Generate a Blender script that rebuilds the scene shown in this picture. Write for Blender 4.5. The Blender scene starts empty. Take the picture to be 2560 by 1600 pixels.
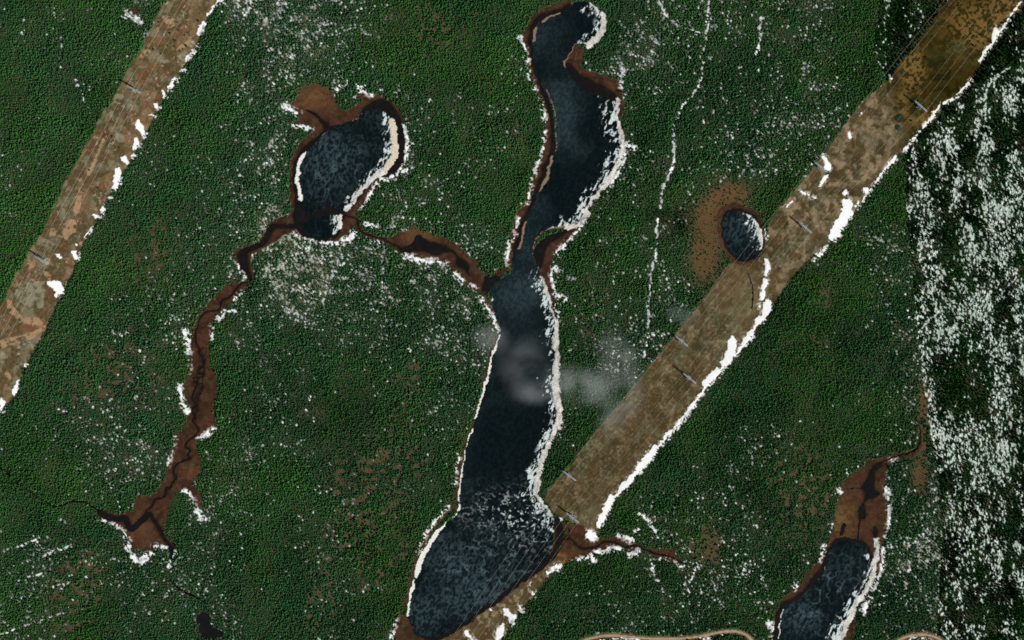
import bpy, math, random
import numpy as np
from mathutils import Vector

# ------------------------------------------------------------------ camera, world, sun
S = bpy.context.scene
COL = S.collection
HCAM = 9000.0
cam_d = bpy.data.cameras.new("camera")
cam = bpy.data.objects.new("camera", cam_d)
COL.objects.link(cam)
cam.location = (0, 0, HCAM)
cam.rotation_euler = (0, 0, 0)
cam_d.sensor_width = 36.0
cam_d.lens = 36.0 * HCAM / 2560.0
cam_d.clip_start = 10.0
cam_d.clip_end = 60000.0
S.camera = cam

SUN_AZ, SUN_EL = math.radians(128), math.radians(50)      # clockwise from north (+y)
W = bpy.data.worlds.new("World")
S.world = W
W.use_nodes = True
nt = W.node_tree
sky = nt.nodes.new("ShaderNodeTexSky")
sky.sky_type = 'NISHITA'
sky.sun_disc = False
sky.sun_elevation = SUN_EL
sky.sun_rotation = SUN_AZ
bg = nt.nodes["Background"]
bg.inputs[1].default_value = 0.06
nt.links.new(sky.outputs[0], bg.inputs[0])

sd = bpy.data.lights.new("sun", 'SUN')
sd.energy = 4.4
sd.angle = math.radians(0.5)
sd.color = (1.0, 0.965, 0.91)
so = bpy.data.objects.new("sun", sd)
COL.objects.link(so)
dv = Vector((math.sin(SUN_AZ) * math.cos(SUN_EL), math.cos(SUN_AZ) * math.cos(SUN_EL), math.sin(SUN_EL)))
so.rotation_euler = dv.to_track_quat('Z', 'Y').to_euler()
so.location = (0, 0, 800)

S.view_settings.view_transform = 'Standard'
S.view_settings.look = 'None'
S.view_settings.exposure = 0.0
S.view_settings.gamma = 1.0
S.render.engine = 'CYCLES'
S.cycles.max_bounces = 4
S.cycles.volume_bounces = 0

# ------------------------------------------------------------------ grid and helpers
ST = 2.0
X0, X1, Y0, Y1 = -120.0, 2680.0, -120.0, 1720.0           # in metres from the north-west corner of the view
NX = int((X1 - X0) / ST) + 1
NY = int((Y1 - Y0) / ST) + 1
xs = X0 + ST * np.arange(NX)
ys = Y0 + ST * np.arange(NY)
PX, PY = np.meshgrid(xs, ys)                              # east, south


def vnoise(x, y, seed):
    rng = np.random.RandomState(seed)
    T = rng.rand(256, 256).astype(np.float32)
    xi = np.floor(x).astype(np.int64)
    yi = np.floor(y).astype(np.int64)
    fx = (x - xi).astype(np.float32)
    fy = (y - yi).astype(np.float32)
    fx = fx * fx * (3 - 2 * fx)
    fy = fy * fy * (3 - 2 * fy)
    a = T[yi & 255, xi & 255]
    b = T[yi & 255, (xi + 1) & 255]
    c = T[(yi + 1) & 255, xi & 255]
    d = T[(yi + 1) & 255, (xi + 1) & 255]
    return (a + (b - a) * fx) * (1 - fy) + (c + (d - c) * fx) * fy


def fbm(x, y, size, seed, octv=3, ang=0.0, asp=1.0):
    """0..1 noise, features about `size` metres, stretched `asp` times along `ang` (degrees from east, downwards)"""
    c, s = math.cos(math.radians(ang)), math.sin(math.radians(ang))
    u = (x * c + y * s) / (size * asp)
    v = (-x * s + y * c) / size
    out = 0
    amp = 1.0
    tot = 0
    for k in range(octv):
        out = out + amp * vnoise(u * 2 ** k + 17.3 * k + 500, v * 2 ** k + 9.1 * k + 500, seed + k)
        tot += amp
        amp *= 0.5
    return out / tot


def sstep(a, b, v):
    t = np.clip((v - a) / (b - a), 0, 1)
    return t * t * (3 - 2 * t)


def blur(a, r):
    """box blur, twice"""
    for _ in range(2):
        for ax in (0, 1):
            p = np.concatenate([np.repeat(np.take(a, [0], ax), r + 1, ax), a, np.repeat(np.take(a, [-1], ax), r, ax)], ax)
            cs = np.cumsum(p, ax, dtype=np.float64)
            n = a.shape[ax]
            a = (np.take(cs, range(2 * r + 1, 2 * r + 1 + n), ax) - np.take(cs, range(0, n), ax)) / (2 * r + 1)
    return a


TS = 2.8375


def P(s):
    """'c,r: x y x y ; c,r: ...' -> list of points in metres"""
    out = []
    for part in s.split(';'):
        head, body = part.split(':')
        c, r = [int(v) for v in head.split(',')]
        v = [float(q) for q in body.split()]
        k = TS if r < 2 else 2.8315
        oy = (0, 533, 1066)[r]
        for i in range(0, len(v), 2):
            out.append((c * 640 + v[i] / k, oy + v[i + 1] / k))
    return out


def chaikin(p, closed=True, n=2):
    for _ in range(n):
        q = []
        m = len(p)
        rng_ = range(m) if closed else range(m - 1)
        if not closed:
            q.append(p[0])
        for i in rng_:
            a, b = p[i], p[(i + 1) % m]
            q.append((a[0] * .75 + b[0] * .25, a[1] * .75 + b[1] * .25))
            q.append((a[0] * .25 + b[0] * .75, a[1] * .25 + b[1] * .75))
        if not closed:
            q.append(p[-1])
        p = q
    return p


WX = PX + (fbm(PX, PY, 14, 11, 3) - .5) * 9
WY = PY + (fbm(PX, PY, 14, 21, 3) - .5) * 9


def poly(pts, x=None, y=None, sm=2):
    if x is None:
        x, y = WX, WY
    if isinstance(pts, str):
        pts = P(pts)
    pts = chaikin(pts, True, sm)
    m = np.zeros(PX.shape, bool)
    ax = [p[0] for p in pts]
    ay = [p[1] for p in pts]
    i0 = max(0, int((min(ax) - 12 - X0) / ST)); i1 = min(NX, int((max(ax) + 12 - X0) / ST) + 2)
    j0 = max(0, int((min(ay) - 12 - Y0) / ST)); j1 = min(NY, int((max(ay) + 12 - Y0) / ST) + 2)
    if i0 >= i1 or j0 >= j1:
        return m
    xx, yy = x[j0:j1, i0:i1], y[j0:j1, i0:i1]
    mm = np.zeros(xx.shape, bool)
    n = len(pts)
    for k in range(n):
        (xa, ya), (xb, yb) = pts[k], pts[(k + 1) % n]
        if ya == yb:
            continue
        c = (ya > yy) != (yb > yy)
        mm ^= c & (xx < (xb - xa) * (yy - ya) / (yb - ya) + xa)
    m[j0:j1, i0:i1] = mm
    return m


def dist(pts, reach=40.0, w=None, x=None, y=None, sm=2):
    """distance to a polyline, `reach` away from it; with w (start, end) the half width is subtracted"""
    if x is None:
        x, y = WX, WY
    if isinstance(pts, str):
        pts = P(pts)
    if len(pts) == 1:
        pts = [pts[0], (pts[0][0] + .5, pts[0][1] + .5)]
    elif sm:
        pts = chaikin(pts, False, sm)
    D = np.full(PX.shape, reach, np.float32)
    n = len(pts) - 1
    for k in range(n):
        (xa, ya), (xb, yb) = pts[k], pts[k + 1]
        r = reach + 8
        i0 = max(0, int((min(xa, xb) - r - X0) / ST)); i1 = min(NX, int((max(xa, xb) + r - X0) / ST) + 2)
        j0 = max(0, int((min(ya, yb) - r - Y0) / ST)); j1 = min(NY, int((max(ya, yb) + r - Y0) / ST) + 2)
        if i0 >= i1 or j0 >= j1:
            continue
        xx, yy = x[j0:j1, i0:i1], y[j0:j1, i0:i1]
        dx, dy = xb - xa, yb - ya
        t = np.clip(((xx - xa) * dx + (yy - ya) * dy) / (dx * dx + dy * dy + 1e-9), 0, 1)
        d = np.hypot(xx - xa - t * dx, yy - ya - t * dy)
        if w is not None:
            d = d - (w[0] + (w[1] - w[0]) * k / max(1, n - 1))
        D[j0:j1, i0:i1] = np.minimum(D[j0:j1, i0:i1], d)
    return D


def strokes(txt, reach=30.0, scale=1.0, x=None, y=None, sm=2):
    """lines 'w | polyline'; returns min over (distance - w)"""
    D = np.full(PX.shape, reach, np.float32)
    for line in txt.strip().split('\n'):
        line = line.strip()
        if not line:
            continue
        w, s = line.split('|')
        w = float(w) * scale
        D = np.minimum(D, dist(s, reach, (w, w), x, y, sm))
    return D


def blob(x, y, rx, ry=None):
    ry = ry or rx
    return np.exp(-(((PX - x) / rx) ** 2 + ((PY - y) / ry) ** 2))


# ------------------------------------------------------------------ traced outlines
LONG = poly("2,0: 410 60 440 20 500 5 560 12 600 50 640 110 655 150 640 220 600 290 560 320 500 310 460 312 430 350 400 400 380 470 420 540 470 600 520 650 560 670 620 680 670 690 710 720 745 700 760 760 745 800 760 870 790 960 808 1030 800 1080 780 1160 740 1230 700 1290 650 1340 600 1390 550 1450 500 1512; 2,1: 550 0 500 60 460 95 420 95 360 105 300 110 240 130 190 160 165 200 155 250 140 290 150 330 190 400 215 450 240 520 265 600 290 680 315 780 328 850 328 950 328 1050 325 1150 325 1250 345 1350 358 1400 348 1500; 2,2: 330 0 300 80 270 140 240 200 220 270 205 350 190 420 185 470 220 520 250 580 285 640 295 700 300 760 290 850 270 900 230 960 190 1020 130 1060 60 1110 0 1150; 1,2: 1740 1200 1650 1260 1560 1320 1480 1390 1400 1440 1300 1490 1240 1500 1150 1490 1120 1450 1080 1380 1065 1330 1080 1260 1090 1180 1110 1100 1130 1020 1150 940 1190 870 1230 800 1280 740 1340 690 1390 640 1440 580 1435 500 1435 420 1440 350 1465 260 1480 180 1500 90 1530 0; 1,1: 1540 1512 1560 1400 1590 1300 1620 1200 1650 1090 1670 1000 1710 920 1735 860 1725 800 1705 740 1680 680 1670 620 1660 580 1640 560 1660 540 1700 490 1760 450 1812 410; 2,1: 0 320 20 270 45 240 60 170 80 100 110 0; 2,0: 150 1480 190 1350 250 1250 260 1150 290 1090 312 1060 312 960 312 850 290 760 260 680 240 640 200 560 170 480 150 400 145 320 150 240 170 170 220 130 290 100 340 80 390 75")
LONGD1 = poly("2,0: 376 468 400 440 430 470 480 530 560 570 640 600 700 640 745 680 740 705 715 722 670 690 620 680 560 670 520 650 470 600 420 540")
LONGD2 = poly("2,1: 145 310 150 260 190 200 240 165 300 140 380 115 440 95 450 105 380 140 310 180 260 215 235 260 220 310 215 370 195 400 170 350")
LONGD3 = dist("2,2: 318 660 345 750 325 870 240 970 130 1055 30 1115; 1,2: 1740 1215 1600 1300 1480 1400 1320 1492 1200 1505", 20, (9, 4)) < 0
LWEST = dist("2,0: 405 45 370 68 300 82 215 110 160 150 138 220 130 300 142 400 165 500 195 590 228 660 252 740 275 820 292 880 292 980 288 1070 262 1120 240 1180 232 1240 180 1330 140 1460; 2,1: 95 20 65 110 45 190 15 260", 20, (5, 5)) < 0
BROWNW = strokes("""
11 | 2,0: 390 25 300 52 200 105 130 180 105 250 110 310 140 420 165 520 200 620 230 700 255 800 268 880 265 960 245 1060 215 1160 190 1250 150 1350 110 1450; 2,1: 60 0 35 110 10 230
7 | 2,1: 5 270 0 330; 1,1: 1780 385 1720 425 1650 470 1600 530
4.5 | 1,1: 1600 560 1660 650 1710 760 1735 850 1690 930 1640 1080 1600 1300 1550 1480 ; 1,2: 1510 50 1450 200 1420 400 1410 540 1290 680 1180 820 1120 1000 1090 1150 1045 1270 985 1420
""") < 0
BROWN = np.zeros(PX.shape, bool)
for t in (
    "2,0: 520 335 480 450 500 490 620 520 700 550 760 575 785 640 790 760 770 850 740 760 750 700 720 680 600 590 470 540 420 470 380 470 400 400 430 330",
    "2,0: 750 850 790 900 812 1000 830 1050 800 1110 760 1200 740 1180 790 1030 780 950",
    "2,1: 480 90 440 140 400 190 330 250 280 310 268 400 275 500 300 620 320 740 335 790 300 740 260 620 220 520 190 420 180 330 210 250 270 160 400 110",
    "1,2: 950 1530 1000 1400 1060 1320 1090 1400 1130 1460 1200 1490 1300 1490 1400 1430 1560 1320 1700 1220 1812 1130; 2,2: 100 1060 200 980 280 880 300 800 300 720 270 620 350 680 420 680 540 720 600 790 640 790 700 780 780 780 900 830 940 865 1040 880 1060 850 1100 870 1150 850 1165 920 1220 965 1180 975 1040 920 950 890 880 870 700 865 600 885 440 940 350 980 280 1050 200 1110 140 1150 0 1250;1,2: 1600 1400 1300 1530",
    "1,0: 300 640 380 610 480 600 540 650 570 720 600 780 650 790 700 755 760 715 820 690 930 690 1000 750 1045 840 1062 960 1058 1080 1030 1180 980 1250 920 1272 870 1265 845 1290 810 1370 750 1450 700 1512;1,1: 725 20 715 70 660 130 600 190 540 210 440 208 350 185 270 140 245 80 250 0; 1,0: 245 1512 240 1350 235 1200 260 1080 320 1010 390 950 420 900 300 880 270 860 310 830 290 790 230 740 290 700",
    "1,1: 265 0 200 15 130 45 80 85 65 150 30 185 0 205; 0,1: 1780 225 1700 240 1655 270 1665 340 1695 390 1740 450 1795 480 1795 400 1770 310 1816 275; 1,1: 10 275 60 235 150 195 200 155 265 130",
    "0,1: 1790 480 1700 485 1620 490 1570 545 1520 585 1470 645 1420 715 1370 800 1345 880 1355 960 1350 1050 1330 1150 1295 1220 1318 1300 1340 1400 1330 1450 1300 1512; 0,2: 1240 60 1220 150 1190 250 1170 350 1130 430 1060 490 960 480 940 540 950 600 880 590 840 620 770 595 700 570 675 600 700 645 780 680 840 700 890 750 915 790 915 860 960 875 1060 880 1110 840 1180 840 1200 900 1220 920 1245 880 1230 830 1180 780 1160 720 1170 650 1200 560 1240 480 1290 440 1330 450 1360 490 1400 580 1440 600 1430 500 1390 430 1340 400 1420 340 1420 240 1390 160 1400 80 1480 40 1530 0; 0,1: 1530 1450 1520 1350 1530 1250 1545 1150 1490 1110 1490 1000 1480 920 1520 850 1490 780 1540 720 1600 680 1640 630 1680 580 1770 520",
    "1,1: 640 0 700 0 735 40 725 100 745 125 850 150 950 180 1010 120 1080 130 1125 70 1160 125 1250 140 1330 170 1450 240 1530 310 1590 390 1640 450 1625 520 1590 570 1500 515 1420 435 1370 375 1300 345 1200 325 1120 295 1040 300 980 260 930 220 850 190 760 160 695 110 690 60 640 50",
    "3,2: 690 225 760 235 850 205 950 175 1045 150 1062 100 1072 0 1100 100 1070 195 900 235 825 290 832 400 845 520 855 640 825 760 805 830 805 930 785 1040 720 1150 660 1250 610 1330 590 1600 20 1600 20 1400 80 1220 150 1175 230 1110 290 1020 360 950 405 870 440 790 465 720 478 600 505 480 525 400 600 330 690 280",
    "2,0: 1455 1512 1490 1450 1560 1440 1640 1450 1715 1490; 2,1: 1780 50 1805 200 1790 290 1720 350 1600 375 1510 320 1465 210 1450 90",
    "0,0: 930 30 975 45 990 90 950 105 925 75",
    "1,0: 700 690 760 650 830 660 880 680 860 705 760 715",
):
    BROWN |= poly(t)
BROWN |= BROWNW
OPENBOG = poly("2,1: 1330 60 1300 180 1310 300 1350 400 1390 480 1440 470 1560 350 1480 280 1450 150")

KID = poly("1,0: 510 900 600 885 700 850 740 800 790 755 830 715 900 705 960 735 1012 810 1042 900 1052 1000 1048 1100 1022 1180 970 1245 900 1255 840 1275 800 1330 740 1400 680 1470 650 1512;1,1: 625 0 625 20 605 130 565 172 500 192 430 192 340 168 280 115 262 50 266 0;1,0: 268 1512 280 1400 262 1300 262 1200 278 1120 330 1050 400 1000 455 950 490 910 440 830 340 780 350 765 450 810")
KIDI = poly("1,0: 516 910 600 890 700 855 745 805 800 775 860 768 920 790 948 835 975 890 990 960 1003 1050 988 1120 950 1195 880 1245 820 1280 770 1335 730 1395 690 1440 660 1480 635 1505 580 1490 520 1450 430 1432 322 1450 285 1400 280 1300 278 1220 290 1150 330 1090 380 1062 420 1020 460 965")
KIDI |= poly("1,1: 345 55 430 30 540 5 600 20 606 90 560 142 470 178 380 162 335 120") | poly("1,0: 340 1450 420 1440 500 1460 480 1490 400 1500; 1,1: 380 20 345 30")
ROUND = poly("2,1: 1480 50 1505 5;2,0: 1540 1488 1600 1478 1690 1496;2,1: 1745 45 1782 130 1795 235 1755 297 1700 330 1650 352 1585 328 1522 265 1492 170")
ROUNDI = poly("2,1: 1492 50 1515 20;2,0: 1550 1508 1600 1495 1670 1508;2,1: 1735 55 1770 130 1785 232 1750 288 1700 318 1650 342 1590 316 1534 258 1505 170")
SEL = poly("3,2: 500 775 570 790 640 800 700 830 725 900 752 970 735 1050 705 1110 665 1180 632 1250 600 1320 570 1400 540 1470 520 1640 20 1640 40 1400 70 1290 90 1240 190 1215 260 1150 310 1070 370 1020 395 940 425 860 460 810")
SELI = poly("3,2: 520 800 570 812 640 820 685 845 712 900 738 970 720 1045 690 1105 650 1175 620 1250 590 1315 560 1400 525 1470 510 1640 65 1640 82 1400 100 1275 200 1242 275 1170 335 1095 385 1055 405 980 435 885 485 830")

PONDS = np.zeros(PX.shape, bool)
for t in ("0,1: 1690 265 1745 262 1750 300 1755 350 1770 410 1785 470 1760 455 1720 400 1685 340",
          "0,2: 1390 1320 1470 1310 1475 1350 1490 1410 1540 1440 1590 1450 1580 1490 1520 1495 1430 1490 1405 1440 1420 1390 1385 1365",
          "1,1: 1130 150 1170 145 1185 180 1270 208 1340 235 1395 258 1385 285 1310 265 1275 305 1200 262 1110 272 1040 285 995 255 1060 230 1110 215",
          "1,1: 1425 312 1500 345 1515 385 1500 420 1545 448 1525 452 1450 388 1420 360",
          "1,1: 1620 448 1665 455 1700 440 1745 460 1680 530 1640 555 1600 560 1610 500",
          "3,2: 800 245 805 290 745 320 757 380 742 430 792 460 782 495 730 505 695 515 672 560 692 600 687 655 650 665 628 620 658 560 683 500 700 450 655 438 700 380 718 310 758 265"):
    PONDS |= poly(t)
CREEK = strokes("""
6 | 1,1: 262 90 180 95 110 90 90 150 50 210 5 235; 0,1: 1740 265
2.0 | 0,1: 1780 460 1770 485 1700 500 1640 590 1560 620 1560 690 1490 690 1430 720 1400 800 1380 860 1390 930 1415 960 1400 990 1440 1010 1450 1090 1400 1110 1410 1140 1450 1130 1440 1160 1370 1165 1375 1195 1410 1205 1385 1230 1370 1270 1355 1320 1400 1350 1400 1370 1355 1385 1360 1420 1400 1440 1355 1470 1390 1500 1400 1512
2.3 | 0,1: 1355 1380 1360 1420 1400 1440 1355 1470 1390 1500;0,2: 1405 10 1410 30 1370 80 1330 100 1300 150 1350 160 1320 210 1355 220 1290 250 1240 270 1220 350 1260 360 1220 390 1210 440 1170 430 1180 480 1140 510 1090 510 1080 560 1030 600 1045 625
1.3 | 0,1: 1450 1000 1430 1060 1455 1120 1430 1180 1445 1240 1400 1310 1420 1330
7.5 | 0,2: 1045 625 980 685 925 735 900 690 885 640 840 660 760 640 700 600
4.5 | 0,2: 1060 620 1110 690 1150 770 1190 830 1215 880 1210 925
2.0 | 0,2: 690 590 620 540 560 525 500 530 440 560 380 560 300 520 200 450 110 390 60 320 0 290
2.2 | 0,2: 1205 1085 1260 1140 1330 1180 1400 1210 1440 1240
1.3 | 0,1: 1440 950 1400 1000 1450 1030 1460 1080 1410 1090 1390 1120 1450 1150 1390 1180 1400 1220 1440 1200 1420 1260 1390 1290 1410 1330 1370 1350 1410 1400 1370 1430 1390 1470
2.2 | 1,1: 600 10 650 25 712 30 720 80 750 140 820 160 900 180 950 210 1010 240
2.5 | 1,1: 1385 265 1420 290 1440 330
2.4 | 2,2: 340 830 380 790 420 800 460 850 500 865 560 860 600 855 640 820 690 812 750 830 790 855 850 840 900 850
1.6 | 2,2: 900 850 960 880 1030 900 1120 920 1230 975
2.0 | 2,2: 380 790 410 760 400 720
2.0 | 3,2: 650 660 640 720 635 812
2.0 | 3,2: 795 255 900 212 1000 187 1060 150 1078 90 1075 10
1.4 | 3,2: 550 440 650 435 690 430
5 | 3,2: 755 720 760 780
5 | 3,2: 535 700 520 760
2.0 | 2,0: 740 640 800 648
1.6 | 2,0: 750 1060 830 1048
1.2 | 2,1: 1665 400 1690 470 1710 560 1700 670
""", 12.0, 1.0, PX * .6 + WX * .4, PY * .6 + WY * .4, 1) < 0

CLL = poly("0,0: 1290 -200 1190 0 1130 80 1060 240 980 400 900 500 860 600 800 710 720 820 650 980 560 1130 480 1270 420 1400 370 1490;0,1: 370 0 300 150 200 270 160 400 120 420 60 560 0 680 -400 1300 -400 1900 0 1400 120 1290 150 1150 220 1000 300 880 350 760 450 560 520 400 600 190 720 0;0,0: 720 1512 770 1380 880 1220 960 1080 1030 960 1110 800 1170 680 1260 560 1330 430 1400 290 1460 130 1570 0 1700 -250", sm=1)
CLR = poly("2,2: 225 480 300 400 400 290 500 160 600 20; 2,1: 640 1490 760 1360 870 1220 960 1100 1100 930 1200 790 1360 610 1480 440 1560 340 1700 330 1790 250 1816 180;3,1: 0 70;3,0: 60 1500 250 1280 400 1090 550 880 690 700 830 590 950 440 1090 270 1180 120 1290 0 1480 -300 2100 -300 1816 30 1700 160 1600 300 1530 390 1480 500 1400 630 1250 730 1160 860 1050 940 950 1070 870 1170 760 1300 650 1440 600 1512; 3,1: 500 150 400 230 200 400 70 600 0 720; 2,1: 1750 800 1680 900 1600 1010 1480 1130 1370 1250 1300 1350 1180 1490;2,2: 1150 20 1050 130 960 260 860 380 740 500 680 600 640 700 590 800 530 800 540 720 430 680 350 640 280 600", sm=1)
CLB = poly("2,2: 330 900 380 930 340 970 260 1040 160 1200 0 1350;1,2: 1800 1400 1740 1512 1600 1700 1000 1700 1260 1530 1400 1455 1560 1340 1700 1235;2,2: 50 1130 200 1010 300 930", sm=1)

SNOWD = strokes("""
4 | 1,0: 1052 890 1064 960 1072 1050 1052 1140 1010 1225 950 1270 885 1270
3.5 | 1,0: 845 1300 805 1390 722 1485
3.5 | 1,1: 280 150 380 192 480 208 600 208 660 192
7 | 1,1: 640 190 690 140
5 | 1,0: 205 755 300 805
4 | 1,0: 280 882 390 915
5 | 1,0: 725 615 770 655
3 | 1,0: 780 660 830 675
4 | 1,0: 560 635 600 612
8 | 0,0: 900 105 985 150
5 | 1,0: 1040 1240 1090 1180
4 | 2,0: 62 265 90 340 120 440
3 | 2,0: 120 520 150 600 175 640 200 700 225 790 242 860
2.4 | 2,0: 235 930 220 1050 190 1150 155 1260 125 1360 100 1450
3 | 2,1: 50 30 30 100 10 180
4.5 | 1,1: 1808 190 1785 280 1778 360
4 | 1,1: 1600 590 1650 680 1700 770 1722 830
3 | 2,1: 510 50 460 130 380 215 310 285
4 | 2,1: 300 385 318 400
2.6 | 2,1: 280 430 290 500 305 570
2 | 2,1: 310 640 325 730
4 | 2,1: 325 590 375 620
4.5 | 2,0: 815 1030 870 1048
3.6 | 2,0: 810 1090 770 1200 700 1300
4 | 2,0: 795 490 770 615
2.6 | 1,2: 1435 210 1415 300 1412 400
3.2 | 1,2: 1370 560 1300 640 1240 710 1185 800 1150 910
3 | 1,2: 1000 1350 960 1500
5 | 0,1: 1310 830 1325 900 1345 990
2.2 | 0,1: 1355 1050 1350 1120
6.5 | 0,1: 1275 1230 1290 1340 1330 1410
4 | 0,1: 1590 700 1680 690
3 | 0,1: 1600 700 1550 760
3 | 0,1: 1500 810 1510 890
4 | 0,1: 1685 370 1740 440
4 | 0,1: 1660 610 1720 565
4.5 | 0,2: 1405 80 1470 50 1515 10
2 | 0,2: 1245 80 1200 240 1180 290
3.2 | 0,2: 710 655 800 690
4 | 0,2: 830 705 885 755 915 800
6.5 | 0,2: 910 840 920 910 960 950 1010 965
6 | 0,2: 1010 940 1075 890
4 | 0,2: 1090 850 1180 860
4.5 | 0,2: 1310 462 1350 480 1380 545
7 | 0,2: 1390 570 1410 620 1440 660
4 | 0,2: 1240 880 1205 940 1200 985
6 | 1,1: 1060 300 1180 335
4.5 | 1,1: 1180 335 1350 350
6 | 1,1: 1400 420 1470 480
4 | 1,1: 1470 480 1565 522
6 | 1,1: 790 75 860 92
3.2 | 3,2: 835 420 845 520
5.5 | 3,2: 850 580 865 640 855 690
3.5 | 3,2: 850 700 825 775
4 | 3,2: 810 860 815 960 795 1030
3 | 3,2: 795 1040 745 1150
6.5 | 3,2: 720 1210 680 1310
4 | 3,2: 400 860 370 950
4 | 3,2: 215 1100 185 1150
4 | 3,2: 450 700 460 740
3 | 3,2: 500 440 510 470
3 | 3,2: 860 240 900 225
6 | 3,2: 10 1390 40 1440 35 1530
3.2 | 3,0: 1790 20 1700 150 1610 265 1560 340 1500 430
7 | 3,0: 1612 215 1600 260
3 | 3,0: 1440 570 1330 690 1240 740
3.6 | 3,0: 1220 750 1140 850 1050 955 960 1070
4.2 | 3,0: 900 1120 830 1210 750 1310
6.5 | 3,0: 690 1345 700 1370
13 | 3,0: 560 1440 570 1512
6 | 3,0: 545 1370
14 | 3,1: 545 25 500 95 460 165
8 | 3,1: 400 250 350 305
4 | 3,1: 330 340
7 | 3,0: 400 1120 425 1190
4.5 | 3,0: 410 1250 365 1320
4 | 3,0: 572 950 570 975
4 | 3,0: 660 800
3.5 | 3,0: 232 1360 330 1405
3 | 3,0: 130 1460 175 1425
4.5 | 3,0: 870 555
3 | 2,1: 1792 110 1800 180
5 | 2,1: 1806 330 1800 440
6 | 2,1: 1795 480 1770 600
8 | 2,1: 1812 640 1800 710 1745 770
5 | 2,1: 1755 660
8 | 2,1: 1695 850 1640 930
12 | 2,1: 1560 915 1560 985 1510 1060
10 | 2,1: 1460 1120 1380 1215
6 | 2,1: 1290 1350 1230 1440 1170 1512
4 | 2,1: 1745 770 1690 870 1640 940 1570 1010 1480 1110 1370 1225 1300 1340 1180 1490; 2,2: 1110 50 1030 150 960 240 860 360 780 440 720 500 660 600 620 690
2.5 | 3,0: 750 1310 690 1390 620 1460
7 | 2,2: 1120 45 1060 115
10.5 | 2,2: 1010 155 960 235 900 300
7.5 | 2,2: 870 335 780 440
10 | 2,2: 700 510 665 590
7.5 | 2,2: 660 600 610 700
12.5 | 2,2: 555 765 568 780
4 | 2,2: 345 660
3 | 2,2: 440 940 560 912
6 | 2,2: 590 895 700 860 760 868
7.5 | 2,2: 830 900 880 880
6 | 2,2: 570 925 570 955
7 | 2,2: 805 785 840 805
3.5 | 2,2: 850 745 890 735
3.5 | 2,2: 750 765 770 785
3 | 2,2: 1040 932 1100 938
4 | 2,2: 1160 955 1190 985
7 | 2,2: 260 1035 335 985
4.5 | 2,2: 130 1115 150 1190
6 | 2,2: 150 1190 160 1180
5 | 2,2: 60 1270 65 1310
9 | 2,2: 5 1345 0 1385
10 | 1,2: 1795 1340 1775 1310
9 | 1,2: 1735 1430 1710 1500
6 | 1,2: 1490 1465 1550 1520
4 | 1,2: 1660 1300
5 | 0,0: 1560 0 1480 100
6 | 0,0: 1445 170 1410 240
5 | 0,0: 1390 330 1370 380 1330 430
5.5 | 0,0: 1300 510
5 | 0,0: 1250 560 1200 630
4.5 | 0,0: 1165 685 1155 640
6.5 | 0,0: 1120 755
3 | 0,0: 1060 815 1100 820
8.5 | 0,0: 985 880 1010 920
7 | 0,0: 1025 950
6 | 0,0: 970 995 965 1045
6 | 0,0: 945 1110
7.5 | 0,0: 885 1130 910 1155
10.5 | 0,0: 840 1220 835 1280
5 | 0,0: 830 1310 800 1335
4 | 0,0: 780 1390
5 | 0,0: 740 1475 730 1500
5 | 0,1: 660 15 720 35
4.5 | 0,1: 650 100 610 170
4 | 0,1: 545 225
8 | 0,1: 530 285 540 310
4 | 0,1: 415 298 430 308
13 | 0,1: 405 510 425 535
6 | 0,1: 350 495 380 505
5 | 0,1: 405 575
4 | 0,1: 190 1075
5.5 | 0,1: 130 1190 100 1280
6 | 0,1: 20 1330 10 1395
4 | 3,2: 20 1250
3 | 2,2: 620 1503 700 1484
2.2 | 2,2: 700 1484 900 1507
2.2 | 2,2: 1330 1500 1480 1478 1550 1465
3.2 | 3,2: 990 1500 1080 1492 1160 1505
""", 20.0)

TRAILD = strokes("""
2.6 | 2,0: 1400 0 1380 90 1380 200 1375 300 1350 380 1350 470 1340 560 1300 640 1240 720 1190 790 1150 870
4.2 | 2,0: 1150 870 1140 950 1155 1030 1150 1120 1130 1200 1090 1290 1060 1390 1050 1500
3.6 | 2,1: 1030 40 1025 130 1020 250 1010 350 985 450 975 560 965 700 965 840
2.0 | 2,1: 965 840 950 940 930 1040
2.6 | 2,0: 1040 0 1080 90 1130 150 1200 190 1270 210 1350 240
3.8 | 2,0: 1765 120 1755 230 1760 310 1730 380
1.8 | 2,0: 1275 360 1250 450
3.2 | 2,2: 900 610 980 680 1020 750 1040 790
3 | 2,2: 990 970 1010 1050 1030 1090
1.8 | 2,2: 1205 990 1240 1120 1255 1230 1265 1340 1270 1400
2.4 | 2,2: 1295 1000 1270 1080
2.4 | 0,2: 270 930 380 880 510 840
2.0 | 0,2: 130 1100 250 1050 380 1020
2.4 | 0,2: 60 870 210 820 310 770
1.8 | 0,2: 100 980 220 950
1.8 | 0,2: 100 1240 230 1190
2.0 | 0,2: 370 1140 500 1100
2.2 | 0,2: 0 1470 200 1400 350 1350 450 1320
1.5 | 0,0: 370 60 400 140 430 240 440 340
1.5 | 0,0: 500 470 560 600 600 700 640 800
3.5 | 3,0: 1720 480 1620 540 1550 620 1540 760 1500 880 1460 1000
4.0 | 3,0: 1250 1000 1340 1100 1350 1250 1320 1400 1285 1500
2.5 | 3,1: 990 300 1050 250 1120 160 1250 60
2.5 | 3,1: 1460 270 1540 330 1600 400
3.0 | 3,2: 1280 180 1340 260 1355 340
2 | 2,2: 1670 480 1690 540
2.5 | 2,2: 1660 380 1690 370
2 | 2,2: 1680 180 1700 200
3 | 3,2: 995 950 1005 1050
4 | 2,2: 1060 1160
""", 20.0)

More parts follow.
